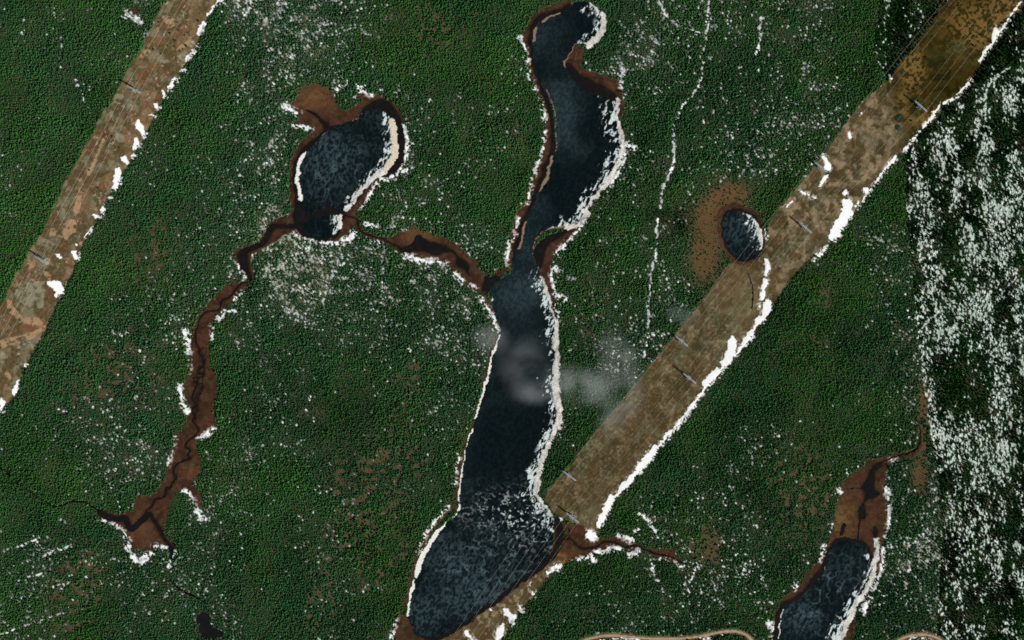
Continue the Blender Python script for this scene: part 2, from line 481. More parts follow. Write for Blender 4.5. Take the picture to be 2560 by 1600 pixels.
ROADD = dist("2,2: 380 1590 500 1512 590 1490 690 1472 850 1490 1000 1502 1200 1502 1350 1482 1480 1452 1570 1447 1640 1462 1690 1500 1760 1600", 20, x=PX, y=PY)
ROADD = np.minimum(ROADD, dist("3,2: 820 1590 930 1505 1010 1478 1100 1470 1160 1480 1230 1512 1330 1600", 20, x=PX, y=PY))
ROAD = ROADD < 2.6

SEAM = np.interp(PY + (fbm(PX, PY, 30, 301, 2) - .5) * 26, [-200, 0, 120, 230, 330, 400, 560, 700, 900, 1060, 1200, 1350, 1720], [2196, 2200, 2184, 2226, 2262, 2258, 2268, 2282, 2300, 2322, 2345, 2352, 2338])
STRIP = PX > SEAM

# coarse maps: one digit per 80 m
SNOWMAP = """
11113007665410000030345333101344
11111002675100013005532233111344
01130012445431012056522223311344
01010013540033221044123365211344
12003114600061230022113653110344
20005144700033311044224505500344
20110022600063201011142001110344
10000236887653532022330001156344
01001234876666433432344500136344
00032544565534454333344200114445
00022304423434621135530000125445
00002101221111450135350000114445
01214202421114400121000001115345
12343014110113000300001230112333
12354405131111200000012420244532
10123053113111120000323002245600
01020043022100000000333400145600
34224442123000000200435531156600
43214352103200000021244310145500
32112222113200000124232111024400
"""
STRIPMAP = """
2200
3301
4556
5567
6776
7877
7777
7677
6778
6777
7766
7647
6647
8867
7678
6556
5756
4567
5467
4656
"""


def coarse(txt, x, y, cx0=0):
    rows = [r for r in txt.split() if r]
    M = np.array([[int(c) for c in r] for r in rows], np.float32)
    h, w = M.shape
    u = np.clip(x / 80.0 - .5 - cx0, 0, w - 1.001)
    v = np.clip(y / 80.0 - .5, 0, h - 1.001)
    i = u.astype(int); j = v.astype(int)
    fu = u - i; fv = v - j
    return (M[j, i] * (1 - fu) + M[j, i + 1] * fu) * (1 - fv) + (M[j + 1, i] * (1 - fu) + M[j + 1, i + 1] * fu) * fv


DX = PX + (fbm(PX, PY, 60, 41, 3) - .5) * 90
DY = PY + (fbm(PX, PY, 60, 51, 3) - .5) * 90
dens = coarse(SNOWMAP, DX, DY) / 9.0
sdens = coarse(STRIPMAP, DX, DY, 28) / 9.0

# bare openings (brown) inside the forest
BRO = np.zeros(PX.shape, np.float32)
for (bx, by, br, a) in ((1080, 60, 55, .8), (1100, 95, 50, .6), (360, 640, 75, .9), (420, 590, 60, .6), (310, 900, 110, .55), (290, 960, 70, .6),
                        (950, 1180, 100, .8), (890, 1225, 70, .9), (1020, 1140, 60, .8), (945, 1290, 70, .8), (880, 1335, 60, .9), (1010, 1400, 60, .6),
                        (805, 1490, 38, 1.2), (810, 1545, 40, .9), (815, 1400, 60, .5), (935, 1440, 40, .8), (190, 1470, 70, .8), (180, 1540, 60, .8), (215, 1400, 60, .6),
                        (1995, 1150, 60, .8), (2040, 1240, 55, .8), (1980, 1220, 60, .8), (2010, 1300, 80, .5), (1030, 940, 45, .9), (1000, 1010, 30, .6),
                        (2050, 740, 40, .7), (2030, 860, 50, .6), (1490, 790, 60, .5), (110, 230, 70, .5), (30, 110, 60, .4), (15, 490, 45, .6),
                        (1960, 60, 60, .5), (1220, 780, 40, .4), (1760, 1350, 50, .9), (2300, 990, 30, .9), (2290, 1080, 40, .8), (180, 1000, 60, .5),
                        (2025, 640, 45, .5), (1290, 350, 40, .6), (620, 190, 60, .4), (450, 1000, 60, .3), (2220, 840, 50, .4), (2260, 930, 25, .9)):
    BRO += a * blob(bx, by, br).astype(np.float32)
SOFTB = np.clip(1.2 * blob(1762, 640, 44, 75) + 1.2 * blob(1790, 530, 56, 50) + 1.1 * blob(1835, 485, 46, 34) + 1.2 * blob(785, 235, 42, 30) + blob(2308, 1010, 16, 70) + 1.1 * blob(2298, 1190, 20, 48) + .5 * blob(2310, 1120, 16, 40)
                + .8 * blob(1775, 1365, 26, 55), 0, 1.6).astype(np.float32)
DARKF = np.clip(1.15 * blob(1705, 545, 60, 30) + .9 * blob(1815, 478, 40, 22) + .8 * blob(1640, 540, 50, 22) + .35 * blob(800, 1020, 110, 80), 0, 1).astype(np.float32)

VIV = fbm(PX, PY, 170, 61, 3)
for (bx, by, br, a) in ((970, 60, 90, .25), (1020, 1050, 60, .35), (1880, 1150, 60, .35), (970, 1300, 90, .3), (1960, 1000, 90, .2), (2100, 700, 60, .3), (1600, 700, 80, .15), (900, 80, 70, .15)):
    VIV = VIV + a * blob(bx, by, br)

dens = dens * np.clip(1 - 1.6 * SOFTB, 0, 1)
# ------------------------------------------------------------------ snow speckle in the forest
n_a = fbm(PX, PY, 4.3, 71, 2, 75, 1.5)
n_b = fbm(PX, PY, 26, 81, 2)
n_c = fbm(PX, PY, 11, 86, 1)
sp = n_a * .62 + n_b * .26 + n_c * .12
thr = .84 - .33 * dens ** .8
speck = np.where(dens > .04, sstep(0.0, .15, sp - thr), 0)
n_s = fbm(PX, PY, 3.6, 91, 2, 80, 3.0)
n_s2 = fbm(PX, PY, 40, 95, 3)
sps = n_s * .66 + n_s2 * .34
thrs = .75 - .20 * sdens
speckS = sstep(0, .10, sps - thrs)


def sprinkle(n, prob, rmin, rmax, seed, ang=64.0, asp=1.35, lo=.18, wob=18):
    """small melted-out snow patches, as discs stamped on the grid"""
    q = np.random.RandomState(seed)
    x = q.uniform(X0, X1, n); y = q.uniform(Y0, Y1, n)
    i = ((x - X0) / ST).astype(int); j = ((y - Y0) / ST).astype(int)
    k = q.rand(n) < prob[j, i]
    x, y = x[k], y[k]
    r = rmin + (rmax - rmin) * q.rand(len(x)) ** 2
    lvl = q.uniform(lo, 1.0, len(x))
    i = np.round((x - X0) / ST).astype(int); j = np.round((y - Y0) / ST).astype(int)
    out = np.zeros(PX.shape, np.float32)
    a = np.radians(ang + q.normal(0, wob, len(x)))
    ca, sa = np.cos(a), np.sin(a)
    for dj in range(-3, 4):
        for di in range(-3, 4):
            ii_ = np.clip(i + di, 0, NX - 1); jj_ = np.clip(j + dj, 0, NY - 1)
            ex = xs[ii_] - x; ey = ys[jj_] - y
            u = (ex * ca + ey * sa) / asp; v_ = -ex * sa + ey * ca
            w_ = np.clip((r - np.hypot(u, v_)) / 1.6 + .5, 0, 1) * lvl
            np.maximum.at(out, (jj_, ii_), w_.astype(np.float32))
    return out


clump = .25 + 1.5 * sstep(.38, .68, fbm(PX, PY, 24, 83, 2))
SPR = sprinkle(190000, np.clip((dens - .05) * .95, 0, 1) ** 1.22 * clump, .8, 2.3, 5)
SPR = np.maximum(SPR, sprinkle(9000, np.where(dens > .5, .22, .02) * clump, 1.8, 3.2, 6))
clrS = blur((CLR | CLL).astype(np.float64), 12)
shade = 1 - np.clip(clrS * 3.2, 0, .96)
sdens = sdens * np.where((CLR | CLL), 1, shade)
SPS = sprinkle(155000, np.clip(sdens * .8, 0, 1) ** 1.2 * (.05 + 1.5 * sstep(.40, .62, fbm(PX, PY, 24, 87, 3, 84, 3.5))), .9, 1.75, 8, 86, 2.5, .5, 9)
SPECK = np.where(STRIP, np.maximum(SPS, speckS * .5 * sstep(.6, .8, sdens)), np.maximum(speck * .6, SPR)).astype(np.float32)
ragged = (fbm(PX, PY, 7, 101, 3) - .5)
dots = fbm(PX, PY, 5, 105, 2)
TR = sstep(1.0, -1.2, TRAILD * 1.3 + (dots - .36) * 15) * .95
SPECK = np.maximum(SPECK, TR * np.where(STRIP, .55, 1))
halo = sstep(8, 0, SNOWD) * sstep(.56, .66, dots)          # ragged fringe round the banks
patchy = fbm(PX, PY, 22, 107, 2) - .5
fing = fbm(PX, PY, 4.5, 109, 2, 55, 2.2) - .5
SNOWB = (SNOWD + ragged * 6.0 + fing * 9 + patchy * 9 + 2.0) < 0
SNOWB_R = (SNOWD + ragged * 6 + fing * 6 + patchy * 4 < -.9) & (CLR | CLL)
SNOWB = SNOWB | SNOWB_R

# shore bands on the east side of each lake
EAST = strokes("""
9 | 2,0: 640 100 655 160 635 240 585 300 545 322
2.5 | 2,0: 560 20 610 60
7 | 2,0: 752 710 742 790 752 860 778 940 792 1030 775 1110 725 1210 665 1310 590 1395 505 1500
6 | 2,1: 540 0 480 72 440 95 380 105
4.5 | 2,1: 200 440 235 520 270 610 290 700 320 790
8 | 2,1: 310 800 318 900
10 | 2,1: 312 900 318 1000 315 1100 315 1200 320 1320 342 1420 332 1512
8 | 2,2: 310 0 280 90 230 180 203 280 182 380 168 470
5 | 2,2: 182 490 230 560 285 630
8 | 1,0: 965 860 985 960 995 1040 975 1130 920 1210
6.5 | 1,0: 920 1210 850 1255 780 1315 720 1380 690 1430 640 1490
6 | 1,1: 595 20 600 60 595 100
8 | 3,2: 772 800 770 900 750 1000 735 1090 685 1180 620 1260 585 1350 540 1440 510 1530
5 | 2,1: 1720 40 1755 120 1775 220
""", 90.0)
WEST = strokes("""
2.5 | 1,1: 1640 580 1672 620
2.2 | 1,1: 1735 860 1705 940 1665 1050 1645 1150 1615 1250 1585 1340 1555 1450
3 | 1,2: 1530 20 1482 130 1462 250 1440 370 1436 520 1432 560
8 | 1,2: 1430 575 1375 620 1310 700 1240 800 1195 870 1155 960 1125 1050
5 | 1,2: 1112 1100 1095 1190 1080 1250 1068 1330
4.5 | 1,0: 345 1085 305 1150 292 1230 298 1320 318 1420
4 | 3,2: 95 1270 85 1330 75 1420 70 1500
""", 30.0)
TANE = strokes("""
3 | 2,0: 335 88 280 105 215 150
3 | 2,0: 165 200 155 290
2.6 | 2,0: 245 650 270 720 300 790 308 900 305 1060
3.5 | 2,0: 285 1110 262 1200 255 1260 215 1320 192 1350
2.8 | 2,1: 95 60 75 140 45 250
4 | 2,0: 455 325 420 370 390 430 380 468
5 | 2,1: 360 108 290 118 220 145 175 190 160 250
2.2 | 1,0: 400 1030 440 980 495 920 490 890 460 850
2.4 | 1,0: 515 888 600 878 700 850 740 800 790 768 860 755 920 778 945 800
3 | 1,2: 1060 1360 1090 1430 1110 1490
2 | 3,2: 100 1240 200 1225 270 1160 330 1080 380 1040 400 990
3 | 2,2: 372 880 350 930
3 | 1,2: 1240 1508 1150 1500
""", 20.0)

# ------------------------------------------------------------------ classes
LAKEI = LONG & ~LONGD1 & ~LONGD2 & ~LONGD3
CLS = np.zeros(PX.shape, np.int16)
G_, CL_, CR_, WET_, KW_, LW_, RW_, SW_, KI_, LI_, RI_, SI_, CRK_, SNOW_, ROAD_ = range(15)
CLS[CLR | CLB] = CR_
CLS[CLL] = CL_
CLS[BROWN] = WET_
CLS[CLR & BROWN & (blob(1880, 690, 70, 60) < .2)] = CR_
CLS[CLR & (blob(1400, 1330, 100, 34) < .42) & (PY > 1000)] = CR_
CLS[CLB] = CR_
CLS[SNOWB] = SNOW_
CLS[PONDS] = CRK_
CLS[CREEK & ~SNOWB] = CRK_
CLS[CREEK & (CLS == SNOW_)] = CRK_
CLS[LONG | LWEST | LONGD2 | LONGD1 | LONGD3] = LW_
CLS[LAKEI] = LI_
CLS[KID] = KW_
CLS[KIDI] = KI_
CLS[ROUND] = RW_
CLS[ROUNDI] = RI_
CLS[SEL] = SW_
CLS[SELI] = SI_
CLS[ROAD] = ROAD_
eastband = (EAST + 1.2 + ragged * 8 < 0)
CLS[eastband & np.isin(CLS, (LW_, WET_, SNOW_, G_)) & (PX < 1600) & (PX > 1100)] = LI_
CLS[eastband & (CLS == KW_)] = KI_
CLS[eastband & np.isin(CLS, (SW_, WET_)) & (PX > 1900)] = SI_
WATERC = np.isin(CLS, (KW_, LW_, RW_, SW_, CRK_))
ICEC = np.isin(CLS, (KI_, LI_, RI_, SI_))
FOREST = CLS == G_

# ------------------------------------------------------------------ heights
lowm = blur((~FOREST & ~np.isin(CLS, (CL_, CR_, ROAD_)) & (CLS != SNOW_)).astype(np.float64), 26)
lowm = np.clip(lowm * 4, 0, 1)
hill = (fbm(PX, PY, 330, 111, 3) - .25) * 26 + (fbm(PX, PY, 90, 115, 2) - .5) * 5
hill = np.maximum(hill, 0)
Z = .6 + hill * (1 - lowm) + (fbm(PX, PY, 6, 121, 3) - .5) * .5
snowm = blur((CLS == SNOW_).astype(np.float64), 1)
Z = Z + .7 * snowm + .25 * SPECK
clr = np.isin(CLS, (CL_, CR_))
Z = Z + clr * (fbm(PX, PY, 5, 131, 3) - .5) * 1.3
flat = WATERC | ICEC
Z[flat] = 0
Z[WATERC] = -.25
er = sstep(3, -3, EAST)
Z = np.where(ICEC, .05 + .5 * er + .3 * (fbm(PX, PY, 8, 141, 2) - .5), Z)
Z[CLS == ROAD_] += .15

# ------------------------------------------------------------------ colours (surface albedo)
C = np.zeros(PX.shape + (3,), np.float32)


def col(*v):
    return np.array(v, np.float32)


def mixc(mask, c):
    global C
    m = np.clip(mask, 0, 1)[..., None].astype(np.float32)
    C = C * (1 - m) + (c if isinstance(c, np.ndarray) and c.ndim == 3 else np.asarray(c, np.float32)) * m


nf = fbm(PX, PY, 9, 151, 3)
nl = fbm(PX, PY, 60, 161, 3)
nm = fbm(PX, PY, 22, 171, 3)
nff = fbm(PX, PY, 4.2, 181, 2)
# forest floor: moss, needles, lichen, brown heath in the openings
C[:] = col(.024, .042, .019)
mixc(sstep(.45, .7, nm), col(.045, .046, .026))
BO = np.clip(np.clip(BRO * 1.3, 0, 1) * sstep(.50, .68, fbm(PX, PY, 11, 155, 2)) * .9 + SOFTB * (.75 + .5 * nf), 0, 1)
mixc(BO, col(.075, .055, .030))
mixc(sstep(.5, 1, SOFTB) * .7, col(.095, .052, .022))
lich = sstep(.5, .75, dens) * sstep(.4, .6, nm)
mixc(lich * .6, col(.16, .16, .10))
CREAM = np.clip(blob(690, 640, 75, 60) + .5 * blob(620, 650, 40) + .5 * blob(200, 1160, 60), 0, 1)
spb = .42 + .42 * sstep(.3, .7, fbm(PX, PY, 30, 97, 2)) * sstep(.2, .8, SPECK)
SPC = np.stack([spb - .06 * CREAM, spb * 1.04 - .06 * CREAM, spb - .16 * CREAM], -1)
SPC[STRIP] = np.stack([.62 + .3 * nff, .80 + .2 * nff, .64 + .3 * nff], -1)[STRIP]
mixc(SPECK, SPC)
mixc(np.where(FOREST, halo, 0), col(.74, .76, .74))
FLOOR = C.copy()

# wetland
wc = CLS == WET_
W_ = np.zeros_like(C)
C = W_
C[:] = col(.056, .029, .018)
mixc(sstep(.35, .7, nm), col(.036, .020, .013))
mixc(sstep(.52, .75, nf) * .5, col(.085, .050, .029))
dw = blur(WATERC.astype(np.float64), 3)
mixc(sstep(.1, .5, dw) * .75, col(.014, .008, .005))
ORA = np.clip(blob(1045, 590, 34, 22) * 1.2 + blob(785, 245, 50, 34) + blob(1395, 1395, 26, 16) * 1.3 + blob(2110, 1310, 30, 60) * .7 + blob(480, 1180, 18, 22) * .6 + blob(1760, 640, 44, 70) + blob(350, 1320, 30, 34) * .5, 0, 1)
mixc(ORA * (.35 + .8 * nf), col(.14, .075, .034))
mixc(sstep(.1, .8, blob(1390, 1400, 24, 14)), col(.36, .16, .045))
mixc(sstep(.60, .75, fbm(PX, PY, 12, 191, 3)) * .45, col(.05, .055, .022))
mixc(halo * .7 * sstep(.55, .7, dots), col(.6, .6, .56))
mixc(np.clip(blob(2105, 1295, 22, 36), 0, 1) * sstep(.4, .6, nf) * .8, col(.12, .095, .035))
C = C * (.72 + .55 * fbm(PX, PY, 5, 195, 2))[..., None]
WETC = C * col(.92, .80, .76)

# clearing colours
C = np.zeros_like(WETC)
C[:] = col(.105, .085, .040)
p1 = fbm(PX, PY, 30, 201, 4, 118, 1.5)
p2 = fbm(PX, PY, 20, 211, 4)
p3 = fbm(PX, PY, 26, 221, 4)
mixc(sstep(.50, .60, p2) * .85, col(.19, .19, .125))
mixc(sstep(.54, .62, p1) * .7, col(.24, .165, .095))
mixc(sstep(.60, .66, p3) * .6, col(.155, .075, .042))
mixc(sstep(.56, .68, nff) * .35, col(.25, .24, .17))
mixc(sstep(.62, .36, nf) * .45, col(.055, .048, .020))
TAN = np.zeros(PX.shape, bool)
for t in ("0,1: 390 5 420 20 425 60 445 85 420 85 395 50", "0,1: 470 60 520 40 550 70 545 130 500 150 480 190 455 185 455 130 445 95", "0,1: 350 110 395 108 420 150 470 170 400 160 355 150",
          "0,1: 190 330 230 320 260 345 240 420 205 400", "0,1: 40 600 80 610 100 680 150 710 190 740 270 735 320 780 280 810 240 800 150 790 120 740 60 700",
          "0,1: 0 910 60 870 130 880 190 850 250 830 320 790 330 800 260 880 160 920 60 940 0 960", "0,1: 280 410 330 400 340 430 390 460 330 470",
          "0,1: 560 220 600 190 595 240", "0,1: 30 1110 90 1150 60 1190", "0,0: 1170 125 1220 110 1250 140 1240 190 1195 200 1160 160", "0,0: 1150 170 1260 180 1220 200",
          "0,0: 1290 290 1390 270 1370 300 1300 340 1240 380", "0,0: 1020 350 1075 350 1060 390 1010 420 990 410", "0,0: 890 620 950 640 930 660",
          "0,0: 560 1330 600 1310 580 1400 570 1512 520 1512 540 1420", "0,0: 640 1180 690 1120 710 1030 750 960 770 960 720 1060 690 1150 640 1260 620 1240", "0,0: 540 1270 590 1260 600 1290 560 1300"):
    TAN |= poly(t)
RUST = np.zeros(PX.shape, bool)
for t in ("0,1: 240 368 292 385 245 475 212 465", "0,1: 62 715 102 718 70 790 40 830 30 790", "0,1: 160 775 210 800 250 790 280 800 240 840 190 850 140 830", "0,1: 440 195 475 195 465 225 445 225",
          "0,1: 90 940 130 950 110 980", "0,0: 1060 290 1110 270 1180 275 1185 310 1120 325 1065 310", "0,0: 1000 515 1030 510 1055 550 1040 600 1000 610 980 580", "0,0: 985 430 1050 450 1150 475 1140 495 1070 490 1000 460",
          "0,0: 1105 670 1135 675 1140 710 1100 715", "0,0: 715 1290 770 1280 780 1320 740 1370 705 1340", "0,0: 700 1420 740 1410 740 1450", "0,0: 1160 520 1230 500 1210 560 1170 570", "0,1: 380 465 440 480 380 490"):
    RUST |= poly(t)
GRY = np.zeros(PX.shape, bool)
for t in ("0,0: 1250 390 1340 350 1330 420 1260 450", "0,0: 1080 400 1150 430 1210 430 1180 460 1100 440", "0,0: 780 790 820 800 800 880 780 860", "0,0: 820 930 890 960 870 1030 820 1000",
          "0,1: 130 480 230 490 320 480 330 560 300 700 220 680 120 620 100 560", "0,1: 300 180 370 190 400 240 330 250 290 220", "0,1: 250 290 370 330 350 370 260 320", "0,0: 830 660 890 680 870 740 800 730",
          "0,1: 0 980 60 950 50 1050 0 1080"):
    GRY |= poly(t)
mixc(GRY * sstep(.36, .6, nf) * .8, col(.25, .265, .19))
mixc(TAN * sstep(.3, .5, nf) * .85, np.stack([.36 + .12 * (nf - .5), .255 + .09 * (nf - .5), .155 + .05 * (nf - .5)], -1))
mixc(RUST * sstep(.25, .45, nf) * .8, col(.185, .088, .050))
mixc(np.where(dots > .70, .5, 0) * sstep(.55, .65, nm), col(.5, .48, .42))
CLLC = C * col(.86, .76, .68)
C = np.zeros_like(WETC)
C[:] = col(.076, .058, .026)
sl = fbm(PX, PY, 26, 231, 4, -50, 1.7)
ne = sstep(1850, 2000, PX)
mixc(sstep(.45, .62, sl) * (.4 + .3 * ne), col(.125, .084, .042))
mixc(sstep(.47, .57, p2) * (.20 + .70 * ne), col(.27, .205, .13))
mixc(sstep(.48, .60, p3) * .55, col(.044, .040, .017))
mixc(sstep(.58, .68, p1) * .5, col(.11, .12, .07))
mixc(sstep(.55, .63, fbm(PX, PY, 5.5, 235, 2)) * sstep(.42, .6, p2) * .6, col(.22, .20, .13))
mixc(sstep(.57, .66, fbm(PX, PY, 13, 237, 3)) * .5, col(.040, .034, .013))
mixc(blob(1860, 750, 45, 50) * .6 + blob(1480, 1280, 50, 30) * .35, col(.17, .165, .09))
mixc(blob(1820, 710, 60, 50) * .45, col(.17, .10, .055))
mixc(sstep(.62, .72, nff) * .3, col(.24, .22, .14))
mixc(sstep(.55, .35, nf) * .4, col(.06, .045, .018))
for (bx, by, rx, ry) in ((1755, 760, 4, 8), (1745, 870, 22, 12), (1732, 925, 3, 14), (1428, 1170, 4, 14), (1445, 1275, 5, 14), (1712, 832, 6, 12), (2125, 480, 20, 16), (2080, 430, 16, 10)):  # dark spots; the narrow ones by pylons are their shadows painted into the ground
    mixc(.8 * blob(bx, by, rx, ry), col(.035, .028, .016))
bot = sstep(1370, 1420, PY) * (PX < 1450)
mixc(bot, col(.085, .058, .028))
mixc(bot * sstep(.5, .62, p2) * .7, col(.12, .105, .05))
mixc(bot * sstep(.62, .68, nf) * .35, col(.4, .37, .25))
# the yellower ground past the seam, at the north-east end
ny = sstep(-10, 40, PX - SEAM + (p2 - .5) * 60 + 20 + .25 * (PY - 330) * (PY < 330) * 0)
Y_ = np.zeros_like(C)
Cs = C
C = Y_
C[:] = col(.046, .040, .008)
yy1 = sstep(.44, .56, fbm(PX, PY, 60, 241, 3))
spots = sstep(.44, .52, fbm(PX, PY, 6.5, 251, 3))
top = np.clip(blob(2440, 70, 75, 70) * 1.3 + blob(2280, 175, 34, 60) * 1.4 + blob(2520, 30, 40, 60) + blob(2300, 290, 70, 30) * .8, 0, 1)
mixc(top * spots, col(.235, .155, .052))
mixc(top * (1 - spots) * .7, col(.052, .045, .014))
mixc((1 - top) * sstep(.45, .6, fbm(PX, PY, 14, 261, 3, -55, 3)) * .5, col(.066, .040, .009))
mixc((1 - top) * sstep(.55, .64, fbm(PX, PY, 15, 265, 3)) * .8, col(.018, .020, .006))
mixc((1 - top) * sstep(.58, .7, p3) * .6, col(.05, .065, .022))
yedge = blob(2256, 262, 16, 34) + blob(2300, 302, 34, 12)
mixc(np.clip(yedge, 0, 1) * sstep(.3, .5, nf), col(.26, .18, .06))
mixc(np.clip(blob(2285, 268, 16, 24), 0, 1), col(.022, .034, .012))
mixc(np.clip(blob(2395, 120, 24, 16), 0, 1) * .6, col(.09, .11, .05))
Y_ = C * col(.66, .64, .60)
C = Cs * (1 - ny[..., None]) + Y_ * ny[..., None]
mixc(halo * .6 * sstep(.6, .7, dots), col(.7, .68, .62))
CLRC = C * col(.88, .82, .74)

# ice
C = np.zeros_like(WETC)
C[:] = col(.0015, .0045, .0055)
big = fbm(PX, PY, 95, 271, 3)
paler = np.clip(.4 * sstep(.46, .74, big) + 1.1 * blob(830, 400, 60, 70) + .9 * blob(1385, 250, 55, 50) + .8 * blob(1400, 330, 40, 70) + 1.0 * blob(1310, 720, 60, 50)
                + 1.1 * blob(1230, 1490, 110, 46) + .7 * blob(1120, 1400, 70, 60) + 1.1 * blob(1070, 1530, 40, 34) + .8 * blob(1850, 570, 50, 60) + .55 * blob(2000, 1540, 70, 50) + .7 * blob(1320, 620, 30, 40)
                + .5 * blob(1360, 80, 60, 60), 0, 1)
paler = paler * np.clip(1 - 1.3 * blob(1235, 1130, 60, 120) - .9 * blob(1390, 420, 60, 50) - .9 * blob(1240, 1260, 80, 40), 0, 1)
vz0 = (PX < 1100) * (PY < 640) * 1.0 + (PY > 1250) * 1.0 + (PX > 1700)
mott = sstep(.38, .70, fbm(PX, PY, 4.2, 281, 3, 110, 1.5))
mz = np.clip(vz0, 0, 1)
mixc(paler * (.10 + .85 * mott) * mz + paler * (1 - mz) * (.36 + .34 * mott), col(.027, .046, .053))
mixc(mott * .07, col(.03, .05, .055))
vein = 1 - sstep(.0, .055, np.abs(fbm(PX, PY, 20, 291, 3) - .5))
vz = np.clip(blob(1240, 1400, 170, 120) + .8 * blob(830, 420, 80, 90) + .9 * blob(2050, 1480, 110, 110) + .8 * blob(1300, 1290, 110, 60) + .4 * blob(790, 565, 40, 20), 0, 1)
mixc(vein * vz * (.18 + .5 * sstep(.4, .7, nm)), col(.10, .145, .16))
stk = fbm(PX, PY, 4.6, 311, 3, 112, 2.6)
stk2 = fbm(PX, PY, 5.5, 315, 3, 30, 1.6)
inE = np.where((PX > 1090) & (PY > 1240) & (PX < 1420), stk2, stk)
reachE = sstep(56, -6, EAST * np.where(PX < 1100, 1.7, 1.1) + (nl - .5) * 55)
rid = 1 - sstep(.01, .045, np.abs(fbm(PX, PY, 13, 331, 3, 108, 2.0) - .5))
mixc(sstep(0, .05, inE - (.80 - .28 * reachE)) * sstep(.15, .45, reachE), col(.5, .57, .55))
mixc(rid * sstep(.30, .75, reachE) * sstep(.4, .6, nf + .1 * reachE) * .9, col(.5, .57, .55))
bz = np.clip(blob(1330, 1300, 70, 60) + .5 * blob(1250, 1280, 100, 40), 0, 1)
rid2 = 1 - sstep(.012, .05, np.abs(fbm(PX, PY, 17, 335, 3) - .5))
mixc(rid2 * bz * sstep(.45, .62, nf), col(.5, .56, .54))
mixc(sstep(0, .03, stk2 - .68) * blob(1320, 1280, 100, 40), col(.5, .56, .54))
eb = .50 + .55 * (fbm(PX, PY, 5.5, 345, 3, 110, 2.0) - .5) + .25 * (nm - .5)
mixc(sstep(1.0, -1.5, EAST + 1.6 + ragged * 9 + (fbm(PX, PY, 20, 347, 2, 112, 2) - .5) * 7), np.stack([eb, eb * .955, eb * .85], -1))
mixc(sstep(1.5, -.5, EAST + ragged * 7) * (PX < 1100) * (PX > 960), col(.58, .49, .37))
mixc((WEST + ragged * 6 < 0) * 1.0, col(.68, .66, .60))
mixc((TANE + ragged * 4 < 0) * 1.0, col(.20, .135, .088))
mixc(np.where(np.abs(PX - 1770 - (PY - 560) * .4) < 0, 1, 0), col(0, 0, 0))
ICE = C
# thin ice and black melt water
C = np.zeros_like(WETC)
C[:] = col(.006, .0045, .003)
mixc(sstep(.5, .7, nf) * .5, col(.013, .008, .005))
WATC = C

C = FLOOR
for ids, A in (((WET_,), WETC), ((CL_,), CLLC), ((CR_,), CLRC), ((KW_, LW_, RW_, SW_, CRK_), WATC), ((KI_, LI_, RI_, SI_), ICE)):
    m = np.isin(CLS, ids)
    C[m] = A[m]
sc = CLS == SNOW_
C[sc] = (col(.86, .86, .84)[None] * (.93 + .14 * (nff[sc] - .5)[:, None])).astype(np.float32)
rim = sc & ~(CLL | CLR | CLB)
C[rim] *= (.40 + .60 * sstep(.30, .62, fbm(PX, PY, 6.5, 341, 3)) * sstep(2.0, -1.5, SNOWD + ragged * 6))[rim][:, None]
C[sc & STRIP] *= col(.93, .97, .9)
rm = ROAD_ == CLS
C[rm] = col(.30, .235, .165) * (.85 + .3 * nf[rm][:, None])
near = (ROADD < 6.5) & (ROADD >= 2.6) & (CLS == G_)
C[near] = col(.13, .075, .038) * (.7 + .6 * nf[near][:, None])

# ------------------------------------------------------------------ materials
def new_mat(name):
    m = bpy.data.materials.new(name)
    m.use_nodes = True
    n = m.node_tree.nodes
    return m, n, m.node_tree.links, n["Principled BSDF"]


def surf_mat(name, rough=.95, spec=.0, var=.35, scale=.45, bump=0.0):
    m, n, l, b = new_mat(name)
    a = n.new("ShaderNodeAttribute"); a.attribute_name = "cover"
    g = n.new("ShaderNodeNewGeometry")
    t = n.new("ShaderNodeTexNoise"); t.inputs["Scale"].default_value = scale; t.inputs["Detail"].default_value = 4
    l.new(g.outputs["Position"], t.inputs["Vector"])
    r = n.new("ShaderNodeMapRange")
    r.inputs[1].default_value = .3; r.inputs[2].default_value = .7
    r.inputs[3].default_value = 1 - var; r.inputs[4].default_value = 1 + var
    l.new(t.outputs["Fac"], r.inputs[0])
    v = n.new("ShaderNodeVectorMath"); v.operation = 'SCALE'
    l.new(a.outputs["Color"], v.inputs[0]); l.new(r.outputs[0], v.inputs["Scale"])
    l.new(v.outputs[0], b.inputs["Base Color"])
    b.inputs["Roughness"].default_value = rough
    b.inputs["Specular IOR Level"].default_value = spec
    if bump:
        bn = n.new("ShaderNodeBump"); bn.inputs["Strength"].default_value = bump; bn.inputs["Distance"].default_value = .6
        l.new(t.outputs["Fac"], bn.inputs["Height"]); l.new(bn.outputs[0], b.inputs["Normal"])
    return m


M_floor = surf_mat("forest_floor", var=.3)
M_clear = surf_mat("heath_and_lichen", var=.3, scale=.6)
M_wet = surf_mat("wet_peat", var=.25, rough=.8)
M_ice = surf_mat("lake_ice", var=.35, rough=.7, spec=.02, scale=.4)
M_snow = surf_mat("old_snow", var=.06, rough=.8)
M_road = surf_mat("gravel", var=.2)
M_water = surf_mat("dark_water", rough=.12, spec=.4, var=.2)


